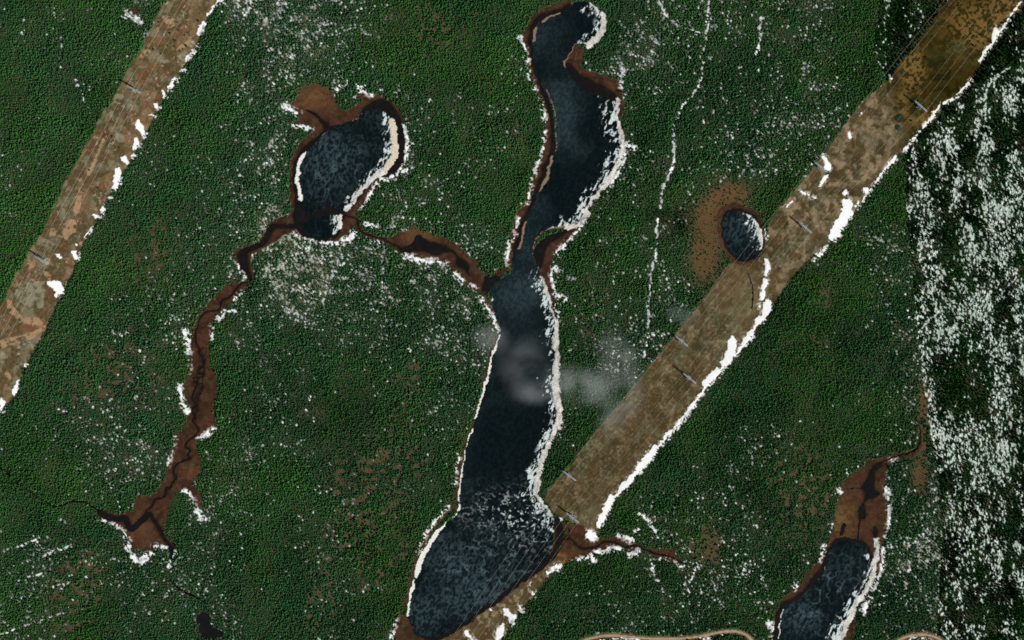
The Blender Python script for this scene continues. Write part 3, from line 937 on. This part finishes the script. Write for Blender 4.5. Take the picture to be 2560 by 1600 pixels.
def plain(name, c, rough=.6, metal=0.0):
    m, n, l, b = new_mat(name)
    t = n.new("ShaderNodeTexNoise"); t.inputs["Scale"].default_value = 1.5
    mx = n.new("ShaderNodeMix"); mx.data_type = 'RGBA'
    mx.inputs["A"].default_value = (c[0] * .8, c[1] * .8, c[2] * .8, 1)
    mx.inputs["B"].default_value = (min(1, c[0] * 1.15), min(1, c[1] * 1.15), min(1, c[2] * 1.15), 1)
    l.new(t.outputs["Fac"], mx.inputs["Factor"]); l.new(mx.outputs["Result"], b.inputs["Base Color"])
    b.inputs["Roughness"].default_value = rough
    b.inputs["Metallic"].default_value = metal
    return m


M_steel = plain("galvanised_steel", (.30, .36, .38), .7)
M_wire = plain("aluminium_wire", (.46, .44, .36), .7)
M_ins = plain("insulator_porcelain", (.20, .13, .09), .3)
M_conc = plain("concrete", (.42, .41, .38), .9)
M_bark = plain("bark", (.09, .065, .045), .95)


def foliage(name, c):
    m, n, l, b = new_mat(name)
    a = n.new("ShaderNodeAttribute"); a.attribute_name = "tint"; a.attribute_type = 'INSTANCER'
    mx = n.new("ShaderNodeMix"); mx.data_type = 'RGBA'; mx.inputs["A"].default_value = (*c, 1)
    l.new(a.outputs["Alpha"], mx.inputs["Factor"]); l.new(a.outputs["Color"], mx.inputs["B"])
    t = n.new("ShaderNodeTexNoise"); t.inputs["Scale"].default_value = 1.2
    g = n.new("ShaderNodeNewGeometry"); l.new(g.outputs["Position"], t.inputs["Vector"])
    r = n.new("ShaderNodeMapRange"); r.inputs[1].default_value = .3; r.inputs[2].default_value = .7; r.inputs[3].default_value = .7; r.inputs[4].default_value = 1.3
    l.new(t.outputs["Fac"], r.inputs[0])
    v = n.new("ShaderNodeVectorMath"); v.operation = 'SCALE'
    l.new(mx.outputs["Result"], v.inputs[0]); l.new(r.outputs[0], v.inputs["Scale"])
    l.new(v.outputs[0], b.inputs["Base Color"])
    b.inputs["Roughness"].default_value = .9
    b.inputs["Specular IOR Level"].default_value = .0
    return m


M_fol = foliage("spruce_needles", (.026, .040, .020))


def tag(o, label, cat=None, group=None, kind=None):
    o["label"] = label
    if cat: o["category"] = cat
    if group: o["group"] = group
    if kind: o["kind"] = kind
    return o


# ------------------------------------------------------------------ terrain sheets, cut from one surface
WXv = (PX - 1280).ravel()
WYv = (800 - PY).ravel()
ZV = Z.ravel()
CV = C.reshape(-1, 3)
cellc = CLS[:-1, :-1]
jj, ii = np.meshgrid(np.arange(NY - 1), np.arange(NX - 1), indexing='ij')
v00 = (jj * NX + ii)


def sheet(name, sel, mat, label, extra=None):
    c = v00[sel].ravel()
    q = np.stack([c + NX, c + NX + 1, c + 1, c], -1)           # counter-clockwise seen from above
    used, inv = np.unique(q, return_inverse=True)
    V = np.stack([WXv[used], WYv[used], ZV[used]], -1).astype(np.float32)
    F = inv.reshape(-1, 4).astype(np.int32)
    CC = np.concatenate([CV[used], np.ones((len(used), 1), np.float32)], 1).astype(np.float32)
    if extra is not None:
        F = np.concatenate([F, extra[1].astype(np.int32) + len(V)], 0)
        V = np.concatenate([V, extra[0].astype(np.float32)], 0)
        CC = np.concatenate([CC, extra[2].astype(np.float32)], 0)
    me = bpy.data.meshes.new(name)
    me.vertices.add(len(V)); me.vertices.foreach_set("co", V.ravel())
    me.loops.add(F.size); me.loops.foreach_set("vertex_index", F.ravel())
    me.polygons.add(len(F)); me.polygons.foreach_set("loop_start", np.arange(0, F.size, 4, dtype=np.int32))
    me.update(calc_edges=True)
    at = me.color_attributes.new("cover", 'FLOAT_COLOR', 'POINT')
    at.data.foreach_set("color", CC.ravel())
    me.polygons.foreach_set("use_smooth", np.ones(len(F), bool))
    me.materials.append(mat)
    o = bpy.data.objects.new(name, me)
    COL.objects.link(o)
    tag(o, label, kind="structure")
    return o


# land beyond the surveyed sheet, out to the horizon
RX = [-24000, -9000, -3600, X0 - 1280, X1 - 1280, 3600, 9000, 24000]
RY = [-24000, -9000, -3000, 800 - Y1, 800 - Y0, 3000, 9000, 24000]
ev, ef = [], []
for a in range(7):
    for b in range(7):
        if a == 3 and b == 3:
            continue
        k = len(ev)
        e = .5
        ev += [(RX[a], RY[b], e), (RX[a + 1], RY[b], e), (RX[a + 1], RY[b + 1], e), (RX[a], RY[b + 1], e)]
        ef.append((k, k + 1, k + 2, k + 3))
ev = np.array(ev); ef = np.array(ef)
ec = np.tile(np.array([.028, .045, .022, 1.0]), (len(ev), 1))
sheet("ground", cellc == G_, M_floor, "forest floor of moss, heath and patchy old snow", (ev, ef, ec))
sheet("clearing", cellc == CL_, M_clear, "mottled tan and olive cleared strip under the western power line")
sheet("clearing", cellc == CR_, M_clear, "brown cleared strip under the twin eastern power lines")
sheet("wetland", cellc == WET_, M_wet, "reddish brown sedge bog round the lakes and creeks")
sheet("snow", cellc == SNOW_, M_snow, "white snow banks left along clearing edges and shores")
sheet("road", cellc == ROAD_, M_road, "narrow tan gravel road along the bottom edge")
sheet("stream", cellc == CRK_, M_water, "dark meandering creeks and pools in the bogs")
for nm_, w_, i_ in (("kidney shaped lake in the north-west", KW_, KI_), ("long narrow lake through the middle", LW_, LI_), ("small round pond beside the clearing", RW_, RI_), ("lake cut by the bottom edge in the south-east", SW_, SI_)):
    sheet("lake_water", cellc == w_, M_water, "open black melt water rim of the " + nm_)
    sheet("lake_ice", cellc == i_, M_ice, "dark grey blue ice with white streaks on the " + nm_)

# ------------------------------------------------------------------ trees
rnd = random.Random(4)


def mesh_obj(name, V, F, mat, parent=None):
    me = bpy.data.meshes.new(name)
    me.from_pydata(V, [], F)
    me.update()
    me.materials.append(mat)
    o = bpy.data.objects.new(name, me)
    COL.objects.link(o)
    if parent:
        o.parent = parent
    return o


def crown_geo(h, r, tiers, seg, seed, low=.12):
    """ragged tiers of drooping boughs round a conifer"""
    q = random.Random(seed)
    V, F = [], []
    for t in range(tiers):
        f = t / tiers
        z0 = h * (low + (1 - low) * f)
        z1 = min(h, z0 + h * (1 - low) / tiers * 1.9)
        rr = r * (1 - f) ** .8 * q.uniform(.85, 1.12)
        off = (q.uniform(-.12, .12) * r, q.uniform(-.12, .12) * r)
        k0 = len(V)
        V.append((off[0] * .3, off[1] * .3, z1))
        ph = q.uniform(0, 6.28)
        for s in range(seg * 2):
            a = ph + math.pi * s / seg
            rad = rr * (q.uniform(.85, 1.2) if s % 2 == 0 else q.uniform(.42, .62))
            V.append((off[0] + rad * math.cos(a), off[1] + rad * math.sin(a), z0 - (h * .03 if s % 2 == 0 else -h * .03) + q.uniform(-.02, .02) * h))
        for s in range(seg * 2):
            F.append((k0, k0 + 1 + s, k0 + 1 + (s + 1) % (seg * 2)))
    return V, F


def trunk_geo(h, r):
    V, F = [], []
    for z, rr in ((-.6, r), (h * .5, r * .65), (h * .93, r * .12)):
        for s in range(5):
            V.append((rr * math.cos(s * 1.2566), rr * math.sin(s * 1.2566), z))
    for k in range(2):
        for s in range(5):
            F.append((k * 5 + s, k * 5 + (s + 1) % 5, k * 5 + 5 + (s + 1) % 5, k * 5 + 5 + s))
    return V, F


def height_at(px, py):
    i = int(min(NX - 1, max(0, round((px - X0) / ST))))
    j = int(min(NY - 1, max(0, round((py - Y0) / ST))))
    return float(Z[j, i])


protos = []
SPECS = ((10.8, 2.9, 4, 5), (9.2, 2.6, 4, 4), (12.2, 3.0, 5, 5), (8.0, 3.1, 3, 5), (10.0, 2.3, 4, 4))
LONE = ((438, 102, "lone dark spruce among pale ground near the north end of the western clearing"),
        (437, 117, "smaller dark spruce just south of another in the western clearing"),
        (466, 115, "dark spruce near the snowy east edge of the western clearing"),
        (425, 84, "dark spruce north-west of the pair in the western clearing"),
        (386, 124, "slender dark spruce in the middle of the western clearing"))
for k, (h, r, ti, sg) in enumerate(SPECS):
    root = bpy.data.objects.new("spruce_tree", None)
    COL.objects.link(root)
    px, py, lab = LONE[k]
    root.location = (px - 1280, 800 - py, height_at(px, py))
    tag(root, lab, "tree", "dark trees scattered in the western clearing")
    cv, cf = crown_geo(h, r, ti, sg, 20 + k)
    c = mesh_obj("crown", cv, cf, M_fol, root)
    tv, tf = trunk_geo(h, .16)
    t = mesh_obj("trunk", tv, tf, M_bark, root)
    protos.append((c, t, root))


def place_tree(k, px, py, s, lab, grp):
    c, t, root = protos[k]
    r2 = root.copy(); COL.objects.link(r2)
    r2.location = (px - 1280, 800 - py, height_at(px, py))
    r2.rotation_euler = (0, 0, rnd.uniform(0, 6.28))
    r2.scale = (s, s, s * .8)
    for q in (c, t):
        d = q.copy(); COL.objects.link(d); d.parent = r2
    tag(r2, lab, "tree", grp)
    return r2


gw = "dark trees scattered in the western clearing"
for (tx, ty) in ((1350, 255), (1335, 232), (1310, 250), (1190, 325), (1145, 385), (1090, 350), (1410, 150), (1130, 160), (1265, 215), (800, 970), (810, 1000), (850, 1050), (640, 1210), (600, 1360), (700, 1335), (1300, 350)):
    (px, py), = P("0,0: %f %f" % (tx, ty))
    place_tree(rnd.randrange(5), px, py, rnd.uniform(.6, .95), "small dark spruce standing alone on the pale western clearing", gw)
ge = "dark trees scattered on the yellow end of the eastern clearing"
for k in range(70):
    for _ in range(20):
        px, py = rnd.uniform(2215, 2560), rnd.uniform(0, 330)
        j, i = int((py - Y0) / ST), int((px - X0) / ST)
        if CLS[j, i] == CR_ and top[j, i] > .35:
            break
    else:
        continue
    place_tree(rnd.randrange(5), px, py, rnd.uniform(.5, .95), "small dark bushy spruce dotted over the yellow end of the eastern clearing", ge)


def bush(px, py, r, lab):
    q = random.Random(int(px))
    root = bpy.data.objects.new("bush", None); COL.objects.link(root)
    root.location = (px - 1280, 800 - py, height_at(px, py))
    tag(root, lab, "bush")
    V, F = [], []
    for n_ in range(int(60 * r)):
        a = q.uniform(0, 6.28); d = r * math.sqrt(q.random())
        z = (1 - (d / r) ** 2) * r * .28 + q.uniform(0, .8)
        s = q.uniform(.5, 1.1); b = q.uniform(0, 6.28)
        x, y = d * math.cos(a), d * math.sin(a)
        k = len(V)
        V += [(x + s * math.cos(b), y + s * math.sin(b), z), (x + s * math.cos(b + 2.1), y + s * math.sin(b + 2.1), z + q.uniform(-.6, .3)), (x + s * math.cos(b + 4.2), y + s * math.sin(b + 4.2), z + q.uniform(-.6, .3))]
        F.append((k, k + 1, k + 2))
    mesh_obj("foliage", V, F, M_fol, root)
    for n_ in range(4):
        SV, SF = [], []
        a = q.uniform(0, 6.28); d = r * .5 * q.random(); k = len(SV)
        x, y = d * math.cos(a), d * math.sin(a)
        for z, e in ((-.3, .1), (r * .25, .04)):
            SV += [(x + e, y, z), (x - e * .5, y + e * .87, z), (x - e * .5, y - e * .87, z)]
        for s in range(3):
            SF.append((k + s, k + (s + 1) % 3, k + 3 + (s + 1) % 3, k + 3 + s))
        mesh_obj("stem", SV, SF, M_bark, root)


bush(2248, 296, 11.5, "large round dark thicket on the edge between tan and yellow ground")
bush(2243, 319, 7.5, "smaller almost black thicket just south of the large round one")
bush(2239, 271, 4.5, "little grey green bush north of the large round thicket")

# scattered points for the forest mass
sp_ = 4.6
gx, gy = np.meshgrid(np.arange(X0 + 1, X1 - 1, sp_), np.arange(Y0 + 1, Y1 - 1, sp_ * .87))
rs = np.random.RandomState(7)
gx[1::2] += sp_ / 2
tx = (gx + rs.uniform(-2.2, 2.2, gx.shape)).ravel()
ty = (gy + rs.uniform(-1.25, 1.25, gy.shape)).ravel()
ok = (tx > X0 + 1) & (tx < X1 - 1) & (ty > Y0 + 1) & (ty < Y1 - 1)
tx, ty = tx[ok], ty[ok]


def samp(A, x, y):
    i = np.clip(np.round((x - X0) / ST).astype(int), 0, NX - 1)
    j = np.clip(np.round((y - Y0) / ST).astype(int), 0, NY - 1)
    return A[j, i]


SNW = np.maximum(SPECK, np.where(FOREST, halo, 0))
shx, shy = -math.sin(SUN_AZ), math.cos(SUN_AZ)                # shadow direction in (east, south)
fedge = blur(FOREST.astype(np.float64), 4)
fedge = np.where((PX < 875) & (PX > 690) & (PY < 300) & (PY > 180), blur(FOREST.astype(np.float64), 11) * .95, fedge)
bogedge = (CLS == WET_) & (fedge > .22)
keep = (samp(FOREST, tx, ty) | (samp(bogedge, tx, ty) & (rs.rand(len(tx)) < samp(fedge, tx, ty) * 1.1)) | (samp((CLS == SNOW_) & ~(CLL | CLR | CLB) & (fedge > .35), tx, ty) & (rs.rand(len(tx)) < .28))) & (samp(ROADD, tx, ty) > 7)
d_t = samp(dens, tx, ty)
st_t = samp(STRIP, tx, ty)
rr = rs.rand(len(tx))
sn = np.maximum.reduce([samp(SNW, tx + shx * e, ty + shy * e) for e in (0., 1.5, 3.0)])
keep &= ~((sn > .34) & (rr < np.where(st_t, .85, .9)))
edge = ~samp(FOREST, tx + shx * 2.5, ty + shy * 2.5)          # keep the sunward edge of openings a little back
keep &= ~(edge & (rr < .6))
bo = samp(BO, tx, ty)
keep &= ~(rs.rand(len(tx)) < np.clip(bo * .9 - .15, 0, .9))
tx, ty = tx[keep], ty[keep]
N = len(tx)
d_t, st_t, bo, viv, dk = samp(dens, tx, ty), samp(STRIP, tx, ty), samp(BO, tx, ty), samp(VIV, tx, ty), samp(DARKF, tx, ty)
sn2 = samp(blur(SNW.astype(np.float64), 3), tx, ty)
scl = rs.uniform(.64, 1.18, N) * np.clip(1.03 - .9 * sn2, .55, 1.05) * np.clip(1 - .35 * bo, .6, 1)
far_ = ~samp(FOREST, tx + shx * 7, ty + shy * 7)
scl *= np.where(far_, .68, 1.0)
scl *= .97 + .38 * (samp(fbm(PX, PY, 45, 401, 2), tx, ty) - .5) * 2
v = np.clip((viv - .38) / .4, 0, 1)[:, None]
base = np.array([.043, .132, .044]) * (1 - v) + np.array([.058, .166, .034]) * v
base = base * (.72 + .56 * samp(fbm(PX, PY, 75, 431, 3), tx, ty)[:, None])
br = np.clip(samp(fbm(PX, PY, 34, 411, 3), tx, ty) * 2 - 1 + bo * .5, 0, 1)[:, None] * .55
base = base * (1 - br) + np.array([.070, .092, .042]) * br
gl = np.clip(d_t * .55, 0, .5)[:, None]
base = base * (1 - gl) + np.array([.066, .140, .084]) * gl
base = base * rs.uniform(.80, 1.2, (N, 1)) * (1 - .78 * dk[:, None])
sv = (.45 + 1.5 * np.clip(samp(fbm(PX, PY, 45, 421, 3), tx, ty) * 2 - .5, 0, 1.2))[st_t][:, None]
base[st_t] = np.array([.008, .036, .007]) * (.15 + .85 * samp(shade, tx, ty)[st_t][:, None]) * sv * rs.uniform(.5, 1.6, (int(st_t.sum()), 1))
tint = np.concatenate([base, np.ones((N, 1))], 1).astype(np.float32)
tz = samp(Z, tx, ty) - .1


def forest_mass(sel, label):
    n = int(sel.sum())
    me = bpy.data.meshes.new("spruce_forest")
    me.vertices.add(n)
    me.vertices.foreach_set("co", np.stack([tx[sel] - 1280, 800 - ty[sel], tz[sel]], -1).astype(np.float32).ravel())
    a = me.attributes.new("tint", 'FLOAT_COLOR', 'POINT'); a.data.foreach_set("color", tint[sel].ravel())
    a = me.attributes.new("size", 'FLOAT_VECTOR', 'POINT')
    s = scl[sel]
    a.data.foreach_set("vector", np.stack([s, s, s * rs.uniform(.85, 1.15, n)], -1).astype(np.float32).ravel())
    a = me.attributes.new("turn", 'FLOAT_VECTOR', 'POINT')
    a.data.foreach_set("vector", np.stack([rs.normal(0, .04, n), rs.normal(0, .04, n), rs.uniform(0, 6.28, n)], -1).astype(np.float32).ravel())
    a = me.attributes.new("shape", 'INT', 'POINT'); a.data.foreach_set("value", rs.randint(0, 5, n).astype(np.int32))
    o = bpy.data.objects.new("spruce_forest", me)
    COL.objects.link(o)
    tag(o, label, kind="stuff")
    g = bpy.data.node_groups.new("scatter_trees", 'GeometryNodeTree')
    g.interface.new_socket("Geometry", in_out='INPUT', socket_type='NodeSocketGeometry')
    g.interface.new_socket("Geometry", in_out='OUTPUT', socket_type='NodeSocketGeometry')
    N_ = g.nodes
    gi = N_.new("NodeGroupInput"); go = N_.new("NodeGroupOutput")
    join = N_.new("GeometryNodeJoinGeometry")
    for (c, t, root) in reversed(protos):
        jn = N_.new("GeometryNodeJoinGeometry")
        for q in (t, c):
            oi = N_.new("GeometryNodeObjectInfo"); oi.transform_space = 'ORIGINAL'
            oi.inputs["Object"].default_value = q
            g.links.new(oi.outputs["Geometry"], jn.inputs[0])
        ti = N_.new("GeometryNodeGeometryToInstance")
        g.links.new(jn.outputs[0], ti.inputs[0]); g.links.new(ti.outputs[0], join.inputs[0])
    iop = N_.new("GeometryNodeInstanceOnPoints")
    iop.inputs["Pick Instance"].default_value = True
    g.links.new(gi.outputs[0], iop.inputs["Points"]); g.links.new(join.outputs[0], iop.inputs["Instance"])

    def attr(nm, typ):
        q = N_.new("GeometryNodeInputNamedAttribute"); q.data_type = typ; q.inputs["Name"].default_value = nm
        return q.outputs["Attribute"]
    g.links.new(attr("shape", 'INT'), iop.inputs["Instance Index"])
    e2 = N_.new("FunctionNodeEulerToRotation")
    g.links.new(attr("turn", 'FLOAT_VECTOR'), e2.inputs[0]); g.links.new(e2.outputs[0], iop.inputs["Rotation"])
    g.links.new(attr("size", 'FLOAT_VECTOR'), iop.inputs["Scale"])
    g.links.new(iop.outputs[0], go.inputs[0])
    md = o.modifiers.new("scatter", 'NODES'); md.node_group = g
    return o


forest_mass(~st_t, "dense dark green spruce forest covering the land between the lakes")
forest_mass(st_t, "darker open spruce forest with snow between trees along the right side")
print("trees", N)

# ------------------------------------------------------------------ transmission towers and conductors
def bar(V, F, a, b, r):
    a = Vector(a); b = Vector(b)
    d = (b - a).normalized()
    u = d.cross(Vector((0, 0, 1)))
    if u.length < .05:
        u = Vector((1, 0, 0))
    u.normalize(); w = d.cross(u)
    k = len(V)
    for p in (a, b):
        for s, t in ((1, 1), (-1, 1), (-1, -1), (1, -1)):
            V.append(tuple(p + u * (r * s) + w * (r * t)))
    for s in range(4):
        F.append((k + s, k + (s + 1) % 4, k + 4 + (s + 1) % 4, k + 4 + s))
    F.append((k + 3, k + 2, k + 1, k)); F.append((k + 4, k + 5, k + 6, k + 7))


TH, AH, ARM = 42.0, 34.0, 21.0


def build_tower():
    root = bpy.data.objects.new("transmission_tower", None); COL.objects.link(root)
    B = 5.0

    def leg_at(sx, sy, z):
        f = z / AH
        return (sx * (B * (1 - f) + 1.3 * f), sy * (B * (1 - f) + 1.3 * f), z)
    for sx, sy in ((1, 1), (1, -1), (-1, 1), (-1, -1)):
        V, F = [], []
        bar(V, F, leg_at(sx, sy, 0), leg_at(sx, sy, AH), .28)
        lg = mesh_obj("leg", V, F, M_steel, root)
        V, F = [], []
        bar(V, F, (sx * B, sy * B, -1.0), (sx * B, sy * B, .35), .9)
        mesh_obj("footing", V, F, M_conc, lg)
    V, F = [], []
    zz = [1, 8, 14.5, 20, 25, 29.5, AH]
    C4 = ((1, 1), (-1, 1), (-1, -1), (1, -1))
    for a, b in zip(zz[:-1], zz[1:]):
        for s in range(4):
            p, q = C4[s], C4[(s + 1) % 4]
            bar(V, F, leg_at(*p, a), leg_at(*q, b), .15)
            bar(V, F, leg_at(*q, a), leg_at(*p, b), .15)
            bar(V, F, leg_at(*p, b), leg_at(*q, b), .14)
    mesh_obj("bracing", V, F, M_steel, root)
    V, F = [], []
    n = 14
    for s in (-1, 1):
        bar(V, F, (-ARM, s * .7, AH), (ARM, s * .7, AH), .30)
        bar(V, F, (-ARM * .82, s * 1.7, AH + 3.2), (ARM * .82, s * 1.7, AH + 3.2), .30)
        bar(V, F, (-ARM, s * .7, AH), (-ARM * .82, s * 1.7, AH + 3.2), .25)
        bar(V, F, (ARM, s * .7, AH), (ARM * .82, s * 1.7, AH + 3.2), .25)
    for k in range(n):
        xa = -ARM + 2 * ARM * k / n; xb = xa + 2 * ARM / n
        fa, fb = xa * .82, xb * .82
        for s in (-1, 1):
            bar(V, F, (xa, s * .7, AH), (fb, s * 1.7, AH + 3.2), .15)
            bar(V, F, (xb, s * .7, AH), (fb, s * 1.7, AH + 3.2), .13)
        bar(V, F, (xa, -.7, AH), (xb, .7, AH), .14)
        bar(V, F, (fa, -1.7, AH + 3.2), (fb, 1.7, AH + 3.2), .18)
        bar(V, F, (fa, 1.7, AH + 3.2), (fb, -1.7, AH + 3.2), .18)
    mesh_obj("crossarm", V, F, M_steel, root)
    for s in (-1, 1):
        V, F = [], []
        for e in (-1, 1):
            bar(V, F, (s * 8 + 1.4, e * 1.2, AH + 3.2), (s * 9, 0, TH), .16)
            bar(V, F, (s * 8 - 1.4, e * 1.2, AH + 3.2), (s * 9, 0, TH), .16)
        mesh_obj("peak", V, F, M_steel, root)
    for x in (-18, 0, 18):
        V, F = [], []
        for k in range(7):
            z = AH - .6 - k * .62
            bar(V, F, (x, 0, z), (x, 0, z - .12), .35)
            bar(V, F, (x, 0, z - .12), (x, 0, z - .62), .07)
        mesh_obj("insulator", V, F, M_ins, root)
    return root


def children(o):
    return [c for c in bpy.data.objects if c.parent == o]


tw0 = build_tower()
parts = [(c, children(c)) for c in children(tw0)]
used_first = [False]


def tower(px, py, ang, lab, grp):
    if not used_first[0]:
        r = tw0; used_first[0] = True
    else:
        r = tw0.copy(); COL.objects.link(r)
        for c, gs in parts:
            d = c.copy(); COL.objects.link(d); d.parent = r
            for g in gs:
                e = g.copy(); COL.objects.link(e); e.parent = d
    z = height_at(px, py)
    r.location = (px - 1280, 800 - py, z)
    r.rotation_euler = (0, 0, ang)
    tag(r, lab, "pylon", grp)
    return Vector((px - 1280, 800 - py, z))


LINES = [
    ("western", [(568, -198, None), (338, 226, "grey lattice pylon in the western clearing, near its north end"), (108, 650, "grey lattice pylon in the western clearing, beside a square snow patch"), (-122, 1074, None)]),
    ("north-west one of the twin", [(2395, -15, None), (2048, 419, "grey lattice pylon beside the two long snow patches of the eastern clearing"), (1702, 852, "grey lattice pylon on the north-west edge of the eastern clearing, halfway down"), (1423, 1188, "grey lattice pylon near the long lake, on the clearing edge under the forest"), (1120, 1640, None)]),
    ("south-east one of the twin", [(2590, -105, None), (2297, 268, "grey lattice pylon on the yellow ground in the north-east"), (2010, 570, "grey lattice pylon on tan ground, near the widest snow bank"), (1722, 945, "grey lattice pylon in the middle of the olive brown clearing"), (1430, 1292, "grey lattice pylon at the south end of the eastern clearing beside the bog"), (1150, 1690, None)]),
]
for lname, tw in LINES:
    pos = []
    n = len(tw)
    for k, (px, py, lab) in enumerate(tw):
        a = tw[max(0, k - 1)]; b = tw[min(n - 1, k + 1)]
        dx, dy = b[0] - a[0], -(b[1] - a[1])
        ang = math.atan2(dy, dx) + math.pi / 2
        if lab:
            p = tower(px, py, ang, lab, "pylons of the power lines")
        else:
            p = Vector((px - 1280, 800 - py, .6 if not (X0 < px < X1 and Y0 < py < Y1) else height_at(px, py)))
        pos.append((p, ang))
    for ci, off in enumerate((-18, 0, 18)):
        V, F = [], []
        pts = []
        for k in range(n - 1):
            (p, a), (q, b) = pos[k], pos[k + 1]
            pa = p + Vector((math.cos(a) * off, math.sin(a) * off, AH - 5))
            pb = q + Vector((math.cos(b) * off, math.sin(b) * off, AH - 5))
            for s in range(17 if k == n - 2 else 16):
                t = s / 16
                w = pa.lerp(pb, t)
                w.z -= 4 * 12 * t * (1 - t)
                pts.append(w)
        for k in range(len(pts) - 1):
            d = (pts[k + 1] - pts[k]); d.z = 0; d.normalize()
            u = Vector((-d.y, d.x, 0))
            hw = .05 if lname == 'western' else .032
            for e in (-.3, .3):
                for zz_ in (0, .5):
                    bar(V, F, pts[k] + u * e + Vector((0, 0, zz_)), pts[k + 1] + u * e + Vector((0, 0, zz_)), hw)
        o = mesh_obj("power_line", V, F, M_wire)
        side = ("western", "middle", "eastern")[ci]
        tag(o, "%s bundled conductor of the %s power line%s" % ({"eastern": "rightmost", "middle": "middle", "western": "leftmost"}[side], lname, "s" if "twin" in lname else ""), "power line", "conductors of the power lines")

# ------------------------------------------------------------------ thin cloud
def wisp(px, py, rx, ry, ang, d, lab, seed):
    m = bpy.data.materials.new("thin_cloud"); m.use_nodes = True
    n, l = m.node_tree.nodes, m.node_tree.links
    n.remove(n["Principled BSDF"])
    pv = n.new("ShaderNodeVolumePrincipled")
    pv.inputs["Color"].default_value = (.97, 1.0, .98, 1)
    pv.inputs["Anisotropy"].default_value = -.35
    tc = n.new("ShaderNodeTexCoord")
    ln = n.new("ShaderNodeVectorMath"); ln.operation = 'LENGTH'
    l.new(tc.outputs["Object"], ln.inputs[0])
    r = n.new("ShaderNodeMapRange"); r.interpolation_type = 'SMOOTHSTEP'
    r.inputs[1].default_value = 0.0; r.inputs[2].default_value = .95; r.inputs[3].default_value = 1; r.inputs[4].default_value = 0
    l.new(ln.outputs["Value"], r.inputs[0])
    g = n.new("ShaderNodeNewGeometry")
    t = n.new("ShaderNodeTexNoise"); t.inputs["Scale"].default_value = .017; t.inputs["Detail"].default_value = 5; t.inputs["Distortion"].default_value = .25
    l.new(g.outputs["Position"], t.inputs["Vector"])
    r2 = n.new("ShaderNodeMapRange"); r2.inputs[1].default_value = .30; r2.inputs[2].default_value = .78; r2.inputs[3].default_value = .0; r2.inputs[4].default_value = 1
    l.new(t.outputs["Fac"], r2.inputs[0])
    mu = n.new("ShaderNodeMath"); mu.operation = 'MULTIPLY'
    l.new(r.outputs[0], mu.inputs[0]); l.new(r2.outputs[0], mu.inputs[1])
    mu2 = n.new("ShaderNodeMath"); mu2.operation = 'MULTIPLY'; mu2.inputs[1].default_value = d * .6
    l.new(mu.outputs[0], mu2.inputs[0]); l.new(mu2.outputs[0], pv.inputs["Density"])
    l.new(pv.outputs[0], n["Material Output"].inputs["Volume"])
    V, F = [], []
    R, Sg = 8, 16
    for a in range(R + 1):
        th = math.pi * a / R
        for b in range(Sg):
            p = 2 * math.pi * b / Sg
            V.append((math.sin(th) * math.cos(p) * 1.05, math.sin(th) * math.sin(p) * 1.05, math.cos(th) * 1.05))
    for a in range(R):
        for b in range(Sg):
            F.append((a * Sg + b, (a + 1) * Sg + b, (a + 1) * Sg + (b + 1) % Sg, a * Sg + (b + 1) % Sg))
    o = mesh_obj("cloud_wisp", V, F, m)
    o.location = (px - 1280, 800 - py, 190)
    o.scale = (rx * 1.35, ry * 1.35, 26)
    o.rotation_euler = (0, 0, math.radians(ang))
    tag(o, lab, "cloud", "thin cloud wisps over the long lake")
    return o


wisp(1462, 962, 125, 52, -8, .030, "pale thin cloud wisp east of the long lake, the brightest", 1)
wisp(1300, 905, 85, 62, 35, .010, "thin cloud wisp drifting over the middle of the long lake", 2)
wisp(1345, 975, 75, 34, 0, .018, "narrow thin cloud wisp crossing the white lake shore", 3)
wisp(1545, 905, 50, 85, 25, .020, "thin cloud wisp over forest, left of the brown clearing", 4)
wisp(1545, 1030, 75, 40, 40, .018, "faint cloud wisp on the forest edge south of the bright one", 5)
wisp(1228, 848, 48, 40, 0, .022, "small cloud puff on the west shore of the long lake", 6)
wisp(1700, 792, 52, 28, -20, .010, "faint small wisp touching the clearing's left edge", 7)
